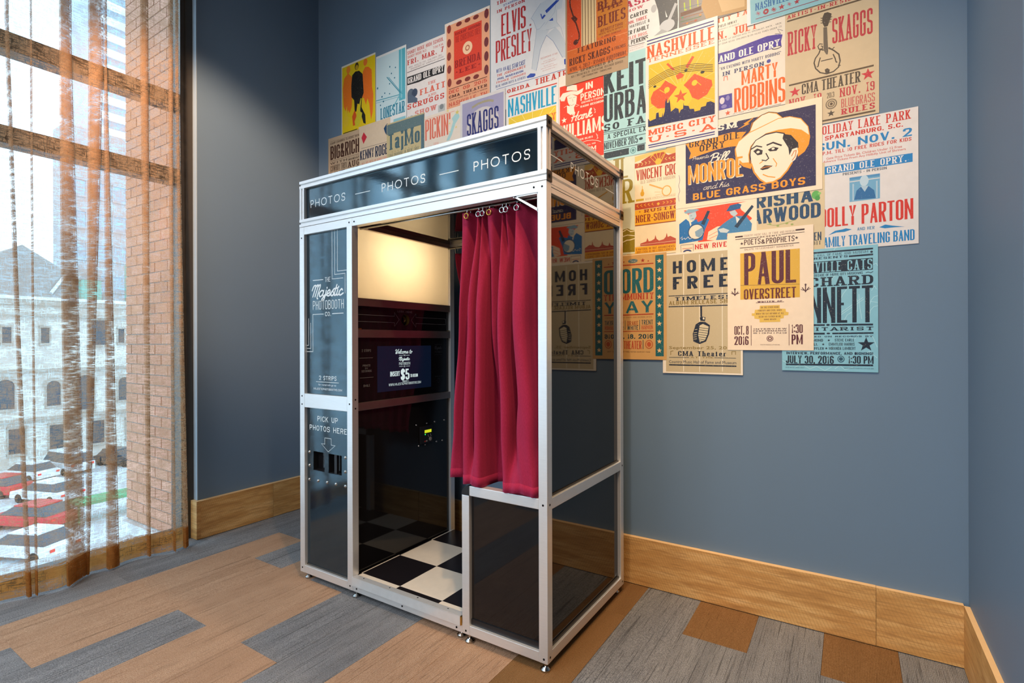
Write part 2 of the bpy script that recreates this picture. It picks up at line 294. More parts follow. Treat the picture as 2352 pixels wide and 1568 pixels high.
# ------------------------------------------------------------------ lettering: letters are built from stroke outlines
GL = {
'A': (1.08, 't0,0 .5,1|.5,1 1,0|.2,.27 .8,.27'), 'B': (1.0, '0,0 0,1 .95,1r .95,.53r 0,.53|0,.53 1,.53r 1,0r 0,0'), 'C': (1.0, '1,.68 1,1r 0,1r 0,0r 1,0r 1,.32'),
'D': (1.0, 'c0,0 0,1 1,1r 1,0r'), 'E': (.9, '1,1 0,1 0,0 1,0|0,.52 .8,.52'), 'F': (.88, '1,1 0,1 0,0|0,.52 .8,.52'), 'G': (1.0, '1,.68 1,1r 0,1r 0,0r 1,0r 1,.46 .55,.46'),
'H': (1.0, '0,0 0,1|1,0 1,1|0,.52 1,.52'), 'I': (.0, '.5,0 .5,1'), 'J': (.85, '1,1 1,0r 0,0r 0,.3'), 'K': (1.0, '0,0 0,1|1,1 0,.4|.33,.58 1,0'), 'L': (.85, '0,1 0,0 1,0'),
'M': (1.45, '0,0 0,1|1,0 1,1|t0,1 .5,.12 1,1'), 'N': (1.12, '0,0 0,1|1,0 1,1|t0,.97 1,.03'), 'O': (1.0, 'c0,0r 0,1r 1,1r 1,0r'), 'P': (.97, '0,0 0,1 1,1r 1,.46r 0,.46'), 'Q': (1.0, 'c0,0r 0,1r 1,1r 1,0r|.55,.25 1,0'),
'R': (1.0, '0,0 0,1 1,1r 1,.48r 0,.48|.5,.48 1,0'), 'S': (.97, '1,.77 1,1r 0,1r 0,.52r 1,.48r 1,0r 0,0r 0,.23'), 'T': (.95, '0,1 1,1|.5,1 .5,0'), 'U': (1.0, '0,1 0,0r 1,0r 1,1'),
'V': (1.05, '0,1 .5,0|t.5,0 1,1'), 'W': (1.5, '0,1 .25,0|t.25,0 .5,1|.5,1 .75,0|t.75,0 1,1'), 'X': (1.0, '0,0 1,1|0,1 1,0'), 'Y': (1.0, '0,1 .5,.45 1,1|.5,.45 .5,0'), 'Z': (.95, '0,1 1,1 0,0 1,0'),
'0': (1.0, 'c0,0r 0,1r 1,1r 1,0r'), '1': (.5, '.1,.82 .6,1 .6,0'), '2': (.97, '0,.7 0,1r 1,1r 1,.6r 0,0 1,0'), '3': (.97, '0,.75 0,1r .95,1r .95,.53r .4,.53|.4,.53 1,.53r 1,0r 0,0r 0,.25'),
'4': (1.0, '.75,0 .75,1 0,.3 1,.3'), '5': (.97, '.95,1 0,1 0,.55 1,.6r 1,0r 0,0r 0,.25'), '6': (.97, '1,.75 1,1r 0,1r 0,0r 1,0r 1,.55r 0,.55'), '7': (.9, '0,1 1,1 .35,0'),
'8': (.97, 'c.05,.53r .05,1r .95,1r .95,.53r|c0,0r 0,.53r 1,.53r 1,0r'), '9': (.97, '0,.25 0,0r 1,0r 1,1r 0,1r 0,.45r 1,.45'),
'&': (1.1, '1,0 .15,.75 .15,1r .7,1r .7,.72 0,.35 0,0r .75,0r 1,.4'), '$': (1.0, '1,.72 1,1r 0,1r 0,.52r 1,.48r 1,0r 0,0r 0,.28|.5,-.12 .5,1.12'),
'.': (.0, '.5,-.0 .5,.16'), ',': (.0, '.5,.14 .4,-.12'), '-': (.6, '0,.45 1,.45'), "'": (.0, '.5,1 .5,.72'), '"': (.35, '0,1 0,.75|1,1 1,.75'), ':': (.0, '.5,.1 .5,.28|.5,.6 .5,.78'),
'/': (.7, '0,0 1,1'), '!': (.0, '.5,0 .5,.14|.5,.3 .5,1'), '~': (.5, '0,.4 .5,.6 1,.4'), '*': (.4, '.5,.4 .5,.6'), '(': (.3, '1,1 0,.5 1,0'), ')': (.3, '0,1 1,.5 0,0'), '{': (.3, '1,1 0,1'), 'a': (.8, '0,.5 0,.68r .9,.68r .9,0|.9,.38 0,.38r 0,0r .9,0'), 'j': (.45, '.7,.68 .7,-.22r 0,-.22|.7,.84 .7,1'), 'o': (.85, 'c0,0r 0,.68r 1,.68r 1,0r'),
'h': (.85, '0,1 0,0|0,.4 0,.68r 1,.68r 1,0'), 'e': (.82, '0,.36 1,.36 1,.68r 0,.68r 0,0r 1,0 1,.1'), 't': (.6, '.35,.95 .35,0 .9,0|0,.66 .95,.66'), 'r': (.65, '0,.68 0,0|0,.4 0,.66r 1,.66'),
}
STY = {  # stem ratio, gap, serif, horizontal ratio, space, stem limit (x height)
'G': (.37, .15, 0, .72, .45, .32), 'g': (.30, .24, 0, .80, .55, .24), 'L': (.20, .30, 0, .9, .6, .14), 's': (.36, .24, 1, .36, .45, .34), 'S': (.31, .36, 1, .45, .6, .32),
'W': (.34, .36, 1, .42, .6, .42), 'X': (.34, .20, 0, .70, .5, .27), 'Y': (.36, .52, 0, .72, .5, .30), 'T': (.14, .40, 0, 1.0, .9, .11), 'C': (.19, .32, 0, 1.0, .6, .14)}
def hull(p):
    q = sorted(set(p)); 
    if len(q) < 3: return None
    def half(s):
        o = []
        for c in s:
            while len(o) > 1 and (o[-1][0]-o[-2][0])*(c[1]-o[-2][1])-(o[-1][1]-o[-2][1])*(c[0]-o[-2][0]) <= 0: o.pop()
            o.append(c)
        return o[:-1]
    r = half(q)+half(q[::-1]); return r if len(r) > 2 else None
def merged(polys):
    polys = [r for r in (hull([tuple(v) for v in p]) for p in polys) if r]
    '''union of overlapping outlines, cut into triangles that do not overlap'''
    vs, fs = [], []
    for p in polys:
        b = len(vs); vs += [Vector((x, y)) for x, y in p]; ar = sum(p[i-1][0]*p[i][1]-p[i][0]*p[i-1][1] for i in range(len(p)))
        f = list(range(b, b+len(p))); fs.append(f if ar > 0 else f[::-1])
    try:
        s = 1000.0; r = delaunay_2d_cdt([v*s for v in vs], [], fs, 1, 1e-3, True)
        return [[(r[0][i].x/s, r[0][i].y/s) for i in f] for f, og in zip(r[2], r[5]) if og]
    except Exception: return polys
def _round(pts, closed):
    n = len(pts); out = []
    for i, (x, y, r) in enumerate(pts):
        if not r: out.append((x, y)); continue
        a = pts[i-1]; b = pts[(i+1) % n]
        la = math.hypot(a[0]-x, a[1]-y); lb = math.hypot(b[0]-x, b[1]-y)
        d = min(la*.5, lb*.5) if not r == 2 else min(la, lb)
        if d < 1e-7: out.append((x, y)); continue
        p = (x+(a[0]-x)/la*d, y+(a[1]-y)/la*d); q = (x+(b[0]-x)/lb*d, y+(b[1]-y)/lb*d); k = .5523
        c1 = (p[0]+(x-p[0])*k, p[1]+(y-p[1])*k); c2 = (q[0]+(x-q[0])*k, q[1]+(y-q[1])*k)
        for s in range(6):
            t = s/5; u = 1-t
            out.append(tuple(u**3*p[j]+3*u*u*t*c1[j]+3*u*t*t*c2[j]+t**3*q[j] for j in (0, 1)))
    res = [out[0]]
    for p in out[1:]:
        if math.hypot(p[0]-res[-1][0], p[1]-res[-1][1]) > 1e-6: res.append(p)
    if closed and math.hypot(res[0][0]-res[-1][0], res[0][1]-res[-1][1]) < 1e-6: res.pop()
    return res
def _stroke(pts, closed, w, ys=1.0, mlim=1.8):
    """quads of a polyline of pen width w; ys scales the pen's height"""
    P = [(x, y/ys) for x, y in pts]; n = len(P); L = []; R = []
    for i in range(n):
        if closed or 0 < i < n-1: a, b, c = P[i-1], P[i], P[(i+1) % n]
        elif i == 0: a, b, c = None, P[0], P[1]
        else: a, b, c = P[-2], P[-1], None
        def nrm(p, q):
            dx, dy = q[0]-p[0], q[1]-p[1]; l = math.hypot(dx, dy) or 1; return (-dy/l, dx/l)
        if a is None: m = nrm(b, c); k = 1
        elif c is None: m = nrm(a, b); k = 1
        else:
            n1, n2 = nrm(a, b), nrm(b, c); mx, my = n1[0]+n2[0], n1[1]+n2[1]; l = math.hypot(mx, my)
            if l < 1e-6: m = n1; k = 1
            else:
                m = (mx/l, my/l); k = min(1/max(m[0]*n1[0]+m[1]*n1[1], .2), mlim)
        h = w/2*k; L.append((b[0]+m[0]*h, (b[1]+m[1]*h)*ys)); R.append((b[0]-m[0]*h, (b[1]-m[1]*h)*ys))
    return [(L[i], L[(i+1) % n], R[(i+1) % n], R[i]) for i in range(n if closed else n-1)]
def text_polys(s, x0, y0, x1, y1, sty):
    """letters of s fitted into the box, y up"""
    k, gap, serif, hr, sp, lim = STY[sty]; W = x1-x0; H = y1-y0; rnd_ = {'O': 1.3, 'S': .80, 'P': .78, 'T': .95, 'C': 1.2, 'G': 1.2} if sty == 'T' else {}
    if W <= 0 or H <= 0: return []
    A = B = 0.0
    for i, c in enumerate(s):
        if c == ' ': A += sp
        else:
            f = GL.get(c, GL['-'])[0]*rnd_.get(c, 1)
            if f == 0: A += k+(.5*k if serif else 0)
            else: A += f
        if i < len(s)-1: A += gap
    gw = W/A; tx = min(k*gw, lim*H); ty = min(tx*hr if not serif else max(tx*hr, .09*H), .17*H)
    out = []; x = x0
    for c in s:
        if c == ' ': x += (sp+gap)*gw; continue
        f, d = GL.get(c, GL['-']); f *= rnd_.get(c, 1); w = f*gw if f else k*gw*(1.5 if serif else 1)
        gl = []
        for path in d.split('|'):
            closed = path[0] == 'c'; thin = path[0] == 't'; path = path[1:] if closed or thin else path; raw = []; pw = tx*(.72 if thin else 1)
            for q in path.split():
                r = q.endswith('r'); a, b = q.rstrip('r').split(','); raw.append((float(a), float(b), r))
            bw = max(w-tx, 0); ends = []
            pts = [(x+tx/2+a*bw if f else x+w/2+(a-.5)*tx*2, y0+ty/2+b*(H-ty), r) for a, b, r in raw]
            # butt ends reach the cap line / base line
            if not closed:
                for idx, nb in ((0, 1), (-1, -2)):
                    a, b, r = pts[idx]; ux, uy, _ = raw[idx]; vx, vy, _ = raw[nb]
                    if abs(uy-vy) >= abs(ux-vx)*.3 and uy in (0.0, 1.0): pts[idx] = (a, b+(ty/2 if uy == 1 else -ty/2), r)
                    if abs(uy-vy) < .01 and ux in (0.0, 1.0): pts[idx] = (a+(tx/2 if ux == 1 else -tx/2)*.98, b, r)
            gl += _stroke(_round(pts, closed), closed, pw, 1.0 if thin else ty/tx)
            if serif and c.isalnum() and (not thin or c in 'AVWM'):
                n = len(raw)
                for i, (ux, uy, r) in enumerate(raw):
                    if r or uy not in (0.0, 1.0) or (c in 'A' and uy == 1) or (c in 'VWY' and uy == 0 and ux != .5) or (c in 'VW' and uy == 0): continue
                    nb = []
                    if closed or i > 0: nb.append(raw[i-1])
                    if closed or i < n-1: nb.append(raw[(i+1) % n])
                    if any(abs(b[1]-uy) > abs(b[0]-ux)*.8 for b in nb):
                        cx = pts[i][0]; sw = tx*.5+min(tx*.45, gap*gw*.42); sh = ty*.9; yy = y0 if uy == 0 else y1-sh
                        if not (thin and c == 'M'): gl.append(((cx-sw, yy), (cx-sw, yy+sh), (cx+sw, yy+sh), (cx+sw, yy)))
        out += merged(gl); x += w+gap*gw
    return out
SCR = {
'a': (.50, '.38,.42 .2,.5 .02,.3 .06,.04 .2,0 .36,.2 .4,.48 .38,.12 .46,0 .6,.12'), 'n': (.46, '0,.42 .05,.5 .06,0|.06,.3 .2,.5 .3,.4 .3,.08 .4,0 .52,.12'),
'm': (.62, '0,.42 .05,.5 .06,0|.06,.3 .18,.5 .26,.4 .26,0|.26,.3 .38,.5 .46,.4 .46,.08 .55,0 .68,.12'), 'e': (.38, '-.02,.12 .22,.24 .3,.38 .2,.5 .05,.34 .06,.08 .22,0 .44,.14'),
's': (.32, '-.05,.1 .12,.35 .22,.52 .2,.36 .3,.14 .18,-.02 .04,.06|.2,0 .4,.14'), 't': (.24, '.14,.88 .05,.14 .14,0 .3,.12|-.06,.56 .28,.6'), 'i': (.22, '.07,.48 .04,.1 .12,0 .28,.12|.1,.66 .1,.72'),
'j': (.24, '.14,.48 .09,-.2 -.06,-.38 -.14,-.24 .06,-.02 .28,.12|.17,.66 .17,.72'), 'c': (.36, '.3,.4 .2,.5 .04,.3 .06,.06 .2,0 .42,.14'), 'l': (.22, '-.02,.1 .2,.8 .14,.98 .04,.8 .03,.1 .12,0 .28,.12'),
'o': (.42, '.2,.5 .02,.3 .06,.02 .22,0 .34,.25 .26,.48 .16,.44 .3,.38 .46,.44'), 'd': (.5, '.38,.42 .2,.5 .02,.3 .06,.04 .2,0 .36,.2|.42,.95 .36,.1 .44,0 .58,.12'),
'h': (.44, '-.02,.1 .18,.8 .14,.98 .05,.8 .03,0|.05,.28 .2,.5 .3,.4 .3,.08 .38,0 .5,.12'), 'k': (.42, '-.02,.1 .18,.8 .14,.98 .05,.8 .03,0|.05,.25 .22,.5 .3,.4 .1,.26 .26,.02 .46,.12'),
'r': (.28, '0,.4 .06,.52 .06,0|.06,.34 .2,.5 .3,.44'), 'u': (.46, '.02,.48 .04,.08 .14,0 .3,.2 .34,.48 .34,.08 .42,0 .54,.12'), 'b': (.4, '0,.1 .18,.8 .14,.98 .05,.8 .04,.1 .2,0 .34,.2 .3,.42 .2,.4 .42,.4'),
'M': (.66, '-.12,.55 -.04,.88 .1,.98 .18,.85 .06,0|.16,.8 .34,1 .4,.85 .28,0|.38,.8 .56,1 .62,.85 .5,-.05 .6,-.18'), 'W': (.72, '-.08,.7 .02,.96 .14,.85 .1,.1 .2,0 .34,.5 .4,.9|.4,.9 .34,.1 .44,0 .6,.5 .68,.98 .58,1'),
'B': (.56, '.1,0 .16,.92|-.04,.75 .16,1 .46,.92 .4,.6 .16,.52|.16,.52 .5,.5 .48,.1 .2,-.02 .02,.1'), 'H': (.62, '-.04,.8 .14,.98 .06,0|.52,1 .42,.1 .5,0|-.05,.45 .56,.55'),
'P': (.46, '.08,0 .14,.9|-.04,.78 .18,1 .46,.88 .36,.52 .14,.46'), 'F': (.46, '.1,0 .16,.85|-.06,.82 .12,1 .52,.95|.02,.5 .38,.52'),
}
def script_polys(s, x0, y0, x1, y1, wt, slant=.22):
    strokes = []; x = 0
    for c in s:
        if c == ' ': x += .3; continue
        adv, d = SCR.get(c, SCR['a'])
        for path in d.split('|'):
            pts = [tuple(map(float, q.split(','))) for q in path.split()]
            pts = [(x+a+b*slant, b) for a, b in pts]
            strokes.append([(p.x, p.y) for p in catmull([(a, b, 0) for a, b in pts], 5)] if len(pts) > 2 else pts)
        x += adv
    xs = [p[0] for st in strokes for p in st]; ys = [p[1] for st in strokes for p in st]
    ax, bx, ay, by = min(xs), max(xs), min(ys), max(ys); sx = (x1-x0)/(bx-ax); sy = (y1-y0)/(by-ay); w = wt*(y1-y0); out = []
    for st in strokes:
        st = [(x0+w/2+(a-ax)*sx*(1-w/(x1-x0)), y0+w/2+(b-ay)*sy*(1-w/(y1-y0))) for a, b in st]
        out += _stroke(st, False, w)
        for a, b in (st[0], st[-1]): out.append([(a+w/2*math.cos(k*math.pi/4), b+w/2*math.sin(k*math.pi/4)) for k in range(8)])
    return merged(out)
_fc = {}
def font_polys(s, x0, y0, x1, y1, wt, shear=0.0):
    key = (s, wt, shear)
    if key not in _fc:
        cu = bpy.data.curves.new('t', 'FONT'); cu.body = s; cu.shear = shear; cu.offset = wt; cu.resolution_u = 2; cu.fill_mode = 'FRONT'; cu.dimensions = '2D'
        ob = bpy.data.objects.new('t', cu); me = bpy.data.meshes.new_from_object(ob)
        _fc[key] = ([(v.co.x, v.co.y) for v in me.vertices], [tuple(p.vertices) for p in me.polygons])
        bpy.data.objects.remove(ob); bpy.data.curves.remove(cu); bpy.data.meshes.remove(me)
    vs, fs = _fc[key]
    if not vs: return []
    ax, bx = min(v[0] for v in vs), max(v[0] for v in vs); ay, by = min(v[1] for v in vs), max(v[1] for v in vs)
    q = [(x0+(a-ax)/(bx-ax)*(x1-x0), y0+(b-ay)/(by-ay)*(y1-y0)) for a, b in vs]
    r = [[q[i] for i in f] for f in fs]
    return merged(r) if wt > 0 else r
def star_poly(x, y, r, n=5, inner=.40):
    return [(x+(r if i % 2 == 0 else r*inner)*math.sin(math.pi*i/n), y+(r if i % 2 == 0 else r*inner)*math.cos(math.pi*i/n)) for i in range(2*n)]
def clip(poly, x0, x1, y0, y1):
    for ax, lim, sgn in ((0, x0, 1), (0, x1, -1), (1, y0, 1), (1, y1, -1)):
        out = []; n = len(poly)
        for i in range(n):
            a, b = poly[i-1], poly[i]; da, db = (a[ax]-lim)*sgn, (b[ax]-lim)*sgn
            if da*db < 0: t = da/(da-db); out.append((a[0]+(b[0]-a[0])*t, a[1]+(b[1]-a[1])*t))
            if db >= 0: out.append(b)
        poly = out
        if len(poly) < 3: return []
    return poly
class Print:
    """flat print in a plane; x right, y up, laid in fine layers over each other"""
    def __init__(s, W, H): s.W, s.H, s.L, s.p = W, H, 0, []
    def add(s, polys, col, simple_=True):
        s.L += 1
        for q in polys:
            q = list(q)
            if not simple_:
                tri = tessellate_polygon([[Vector((a, b, 0)) for a, b in q]])
                tris = [[q[i] for i in tr] for tr in tri]
            else: tris = [q]
            for tr in tris:
                c = clip(tr, 0, s.W, 0, s.H)
                if len(c) >= 3:
                    ar = sum(c[i-1][0]*c[i][1]-c[i][0]*c[i-1][1] for i in range(len(c)))
                    if abs(ar) > 1e-10: s.p.append((c if ar > 0 else c[::-1], col, s.L))
    def build(s, name, fn, parent, mat, step=1.6e-5, base=3e-5):
        """fn(x, y, lift) -> world point"""
        vs, fs, cs = [], [], []
        for poly, col, L in s.p:
            b = len(vs); vs += [fn(x, y, base+L*step) for x, y in poly]; fs.append(tuple(range(b, b+len(poly)))); cs.append(col)
        me = bpy.data.meshes.new(name); me.from_pydata(vs, [], fs)
        if mat is M['ink']:
            ca = me.color_attributes.new('ink', 'FLOAT_COLOR', 'CORNER'); k = 0; data = []
            for p, c in zip(me.polygons, cs):
                cc = hexc(c)
                for _ in range(p.loop_total): data += cc
            ca.data.foreach_set('color', data)
        me.update(); return link(name, me, mat, parent)
# ------------------------------------------------------------------ the room
YW, XL, XR = 2.535, -3.385, 0.366      # poster wall, window wall, right return
ZC = 4.15
def struct(name, b, mat, parent=None): return tag(box_obj(name, b, mat, parent), kind='structure')
floor = struct('floor', (-3.62, 4.2, -5.2, 2.7, -0.10, -0.006), M['hall'])
struct('wall_back', (XL-0.3, XR+0.4, YW, YW+0.2, -0.006, ZC), M['wall'])
struct('wall_left', (-3.43, XL, 1.65, YW, -0.006, ZC), M['wall'])
M['daylit_edge'] = wall_mat('daylit_edge_paint', 'a9bccb')  # wall paint made paler to carry the daylight on the wall end
struct('daylit_strip_1', (-3.432, XL+.0008, 1.6465, 1.6505, 0.235, ZC), M['daylit_edge'])  # added strip, daylight on the wall end put into its colour
struct('wall_left_outer', (-3.60, -3.56, 1.662, 1.9, -0.5, ZC+0.4), M['frame_dark'])
struct('wall_left_core', (-3.56, -3.43, 1.66, YW, -0.006, ZC), M['wall'])
struct('wall_right', (XR, 2.4, 1.80, YW, -0.006, ZC), M['wall'])
struct('wall_far', (4.0, 4.2, -5.2, 1.8, -0.006, ZC), M['hall'])
struct('wall_right_front', (2.4, 4.0, 1.80, 2.0, -0.006, ZC), M['wall'])
struct('wall_behind', (-3.6, 4.2, -5.4, -5.2, -0.006, ZC), M['hall'])
struct('ceiling', (-3.7, 4.2, -5.4, 2.7, ZC, ZC+0.15), M['ceil'])

# carpet planks: 0.2465 m wide, laid along the room, each a piece of the floor
PW = 0.2465; X00 = -0.832
cuts = {}
def planks():
    plan = {   # column -> [(y0, y1, colour)] for the ones in view
     -11: [(-.35, .66, 'g'), (.66, 1.67, 'g'), (1.67, 2.6, 'g')], -10: [(.1, 1.16, 'g'), (1.16, 2.6, 'g')],
     -9: [(-.35, .66, 'b'), (.66, 1.67, 'b'), (1.67, 1.98, 'b'), (1.98, 2.6, 'g')],
     -8: [(-.4, .656, 'g'), (.656, 1.67, 'b'), (1.67, 2.6, 'g')], -7: [(.14, 1.16, 'g'), (1.16, 2.6, 'b')],
     -6: [(-.35, .66, 'b'), (.66, 1.67, 'b'), (1.67, 2.6, 'g')], -5: [(.15, 1.17, 'b'), (1.17, 2.2, 'g'), (2.2, 2.6, 'b')],
     -4: [(-.35, .68, 'g'), (.68, 1.76, 'g'), (1.76, 2.6, 'b')], -3: [(.15, 1.17, 'b'), (1.17, 2.2, 'b'), (2.2, 2.6, 'g')],
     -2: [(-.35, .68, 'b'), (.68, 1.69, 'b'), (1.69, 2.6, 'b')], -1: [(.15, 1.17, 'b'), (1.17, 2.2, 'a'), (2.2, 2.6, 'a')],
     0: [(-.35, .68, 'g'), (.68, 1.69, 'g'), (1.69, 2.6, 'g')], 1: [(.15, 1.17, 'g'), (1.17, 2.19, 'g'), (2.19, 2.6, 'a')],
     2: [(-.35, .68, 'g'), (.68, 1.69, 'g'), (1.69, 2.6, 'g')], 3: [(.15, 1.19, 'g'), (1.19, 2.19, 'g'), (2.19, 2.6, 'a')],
     4: [(-.35, .68, 'g'), (.68, 1.69, 'g'), (1.69, 2.6, 'g')]}
    for k in range(-12, 20):
        segs = plan.get(k, [])
        if segs:
            lo = segs[0][0]
        else: lo = 2.6 if k < 5 else 1.75 + (0.0 if k % 2 else .4)
        y = lo; back = []
        while y > -4.9: back.append((y-1.015, y, random.choice('bbggg' if k > -1 else 'bbbgg'))); y -= 1.015
        for a, b, c in back+segs: yield k, a, min(b, YW), c
pm = {}
for k, a, b, c in planks():
    x = X00+k*PW
    x0, x1 = max(x, -3.60), x+PW
    if x1 <= -3.6 or x0 > 4.0: continue
    if b <= a: continue
    key = (round(x1-x0, 3), round(b-a, 3), c)
    if key not in pm:
        me = bpy.data.meshes.new('carpet_plank'); w, l = key[0], key[1]; e = 0.0003
        m = MB(); m.v = [(0, 0, -.004), (w, 0, -.004), (w, l, -.004), (0, l, -.004), (e, e, 0), (w-e, e, 0), (w-e, l-e, 0), (e, l-e, 0)]
        me.from_pydata(m.v, [], [(4, 5, 6, 7), (0, 1, 5, 4), (1, 2, 6, 5), (2, 3, 7, 6), (3, 0, 4, 7)]); me.materials.append(M[{'b': 'carpet_brown', 'g': 'carpet_grey', 'a': 'carpet_warmlit'}[c]]); pm[key] = me
    o = bpy.data.objects.new('carpet_plank', pm[key]); COL.objects.link(o); o.location = (x0, a, 0); o.parent = floor

# sawn oak skirting, each board a piece
def skirting(name, boards, mat):
    root = empty(name); tag(root, kind='structure')
    for b in boards:
        m = MB().box(*b); m.mi[1] = 1; m.build('board', [mat, M['oak_edge']], root)
skirting('baseboard_back', [(XL+.03, -1.62, 2.512, YW, 0.004, 0.232), (-1.619, 0.083, 2.510, YW, 0.004, 0.234), (0.0842, XR-.0165, 2.512, YW, 0.004, 0.233)], M['oak_x'])
skirting('baseboard_left', [(XL, -3.352, 1.652, 2.132, 0.003, 0.234), (XL, -3.3525, 2.1332, YW, 0.003, 0.2335), (-3.425, -3.3535, 1.628, 1.6515, 0.003, 0.2345)], M['oak_y'])
skirting('baseboard_right', [(0.349, XR, 2.209, 2.511, 0.004, 0.234), (0.349, XR, 1.78, 2.208, 0.004, 0.2345)], M['oak_y'])

# ------------------------------------------------------------------ window with bronze frame
win = empty('window_1'); tag(win, kind='structure')
box_obj('jamb', (-3.56, -3.432, 1.578, 1.659, 0, ZC), M['frame_dark'], win, bevel=0.002)
box_obj('jamb_cap', (-3.432, -3.426, 1.606, 1.652, 0, ZC), M['frame_dark'], win)
for i, yy in enumerate((-0.60, -2.1, -3.6)): box_obj('mullion_post', (-3.56, -3.44, yy-0.035, yy+0.035, 0, ZC), M['frame_dark'], win, bevel=0.002)
for z0, z1 in ((2.645, 2.735), (2.185, 2.272)): box_obj('transom', (-3.56, -3.455, -5.2, 1.578, z0, z1), M['frame_dark'], win, bevel=0.002)
box_obj('sill', (-3.56, -3.455, -5.2, 1.578, -0.006, 0.05), M['frame_dark'], win, bevel=0.002)
prev = 1.578
for yy in (-0.60, -2.1, -3.6, -5.2):
    for z0, z1 in ((0.05, 2.185), (2.272, 2.645), (2.735, ZC)): box_obj('pane', (-3.512, -3.506, yy+(0.035 if yy > -5 else 0), prev, z0, z1), M['glass'], win)
    prev = yy-0.035

# ------------------------------------------------------------------ sheer drapery with doubled folds
def sheer_curtain(folds, y_start, y_end, label, bulge, seed, hemz=0.125, part_hem=True):
    """folds: (y at top, y at floor, width at top, width at floor) of the places where the cloth doubles back"""
    rnd = random.Random(seed); ZT_ = ZC-0.02
    nz = 26; zs = [0.012+(ZT_-0.012)*(i/(nz-1))**1.3 for i in range(nz)]
    def row(z):
        t = max(0.0, min(1.0, z/2.7)); pts = []
        def X(y, off=0.0):
            amp = 0.012+0.022*(1-t)**2
            base = -3.333+amp*math.sin(y*9.0+1.0)+amp*.6*math.sin(y*21+2)
            for (yt, yb, wt, wb, bl) in folds:
                yc = yb+(yt-yb)*t; base += bl*(1-t)**2*math.exp(-((y-yc)/0.075)**2)
            return base+off
        y = y_start
        for (yt, yb, wt, wb, bl) in folds:
            a = yb+(yt-yb)*t; w = wb+(wt-wb)*t
            y0 = y; n = 7
            for k in range(n): yy = y0+(a+w-y0)*k/n; pts.append((X(yy), yy))
            pts += [(X(a+w*.80), a+w*.93), (X(a+w, .004), a+w), (X(a+w*.9, .010), a+w*.92), (X(a+w*.5, .012), a+w*.5), (X(a, .014), a+w*.06), (X(a, .020), a), (X(a, .026), a+w*.05), (X(a+w*.5, .028), a+w*.5), (X(a+w*.95, .026), a+w*.95), (X(a+w, .031), a+w*.98), (X(a+w*.5, .034), a+w*.5), (X(a+w*.04, .036), a+w*.04), (X(a, .040), a+w*.01), (X(a+w*.5, .038), a+w*.5), (X(a+w, .030), a+w*1.0)]
            y = a+w*1.12
        y0 = y
        for k in range(9): yy = y0+(y_end(t)-y0)*k/8; pts.append((X(yy), yy))
        return pts
    rows = [row(z) for z in zs]
    def sheet(name, zlist, mat, parent, off=0.0):
        R = [row(z) for z in zlist]; nn = len(R[0]); vs = [(x+off, y, z) for r, z in zip(R, zlist) for x, y in r]
        fs = [(i*nn+j, i*nn+j+1, (i+1)*nn+j+1, (i+1)*nn+j) for i in range(len(zlist)-1) for j in range(nn-1)]
        me = bpy.data.meshes.new(name); me.from_pydata(vs, [], fs)
        for p in me.polygons: p.use_smooth = True
        return link(name, me, mat, parent)
    root = sheet('sheer_curtain', [z for z in zs if z >= hemz]+[], M['sheer'], None)
    # the cloth starts exactly at the hem line
    sheet('hem', [0.012, 0.05, 0.09, hemz+0.004], M['hem'], root, 0.001)
    lo = [z for z in zs if z >= hemz][0]
    sheet('lower_cloth', [hemz, (hemz+lo)/2, lo], M['sheer'], root)
    tag(root, label, 'curtain', 'sheer curtains along the window'); return root
vis = [(.760, .820, .012, .016, .0), (.848, .850, .004, .006, .01), (.963, .963, .050, .105, .085), (1.085, 1.066, .060, .012, .02), (1.150, 1.150, .010, .058, .015), (1.318, 1.345, .035, .012, .0), (1.452, 1.458, .020, .006, .0), (1.492, 1.512, .008, .034, .0)]
far = [(.40+i*.11, .40+i*.11, .03, .05, .02) for i in range(2)]
sheer_curtain(far+vis, .32, lambda t: 1.558-.035*t, 'brown slub-weave sheer curtain hanging floor to ceiling at the left edge', 0, 1)
for yy, ln in ((-.12, .14), (-.92, .18), (-1.40, .16), (-2.3, .3), (-3.2, .3)):
    fl = [(yy+.02+i*.055, yy+.02+i*.055, .04, .045, .01) for i in range(int(ln/.06))]
    c = sheer_curtain(fl, yy, lambda t, e=yy+ln: e, 'gathered brown sheer curtain further along the window, left of the view', 0, 2)
tag(box_obj('wall_window_shade', (-3.56, -3.43, -5.2, 1.66, 3.40, ZC), M['wall']), kind='structure')  # unseen wall over the window, added to shade the upper walls

# ------------------------------------------------------------------ outside the window
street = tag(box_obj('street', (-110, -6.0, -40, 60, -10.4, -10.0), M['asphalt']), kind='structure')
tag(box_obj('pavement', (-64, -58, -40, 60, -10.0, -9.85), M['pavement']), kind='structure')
box_obj('window_ledge', (-4.35, -3.56, -5.3, 1.66, -0.30, -0.17), M['ledge']); tag(bpy.data.objects['window_ledge'], kind='structure')
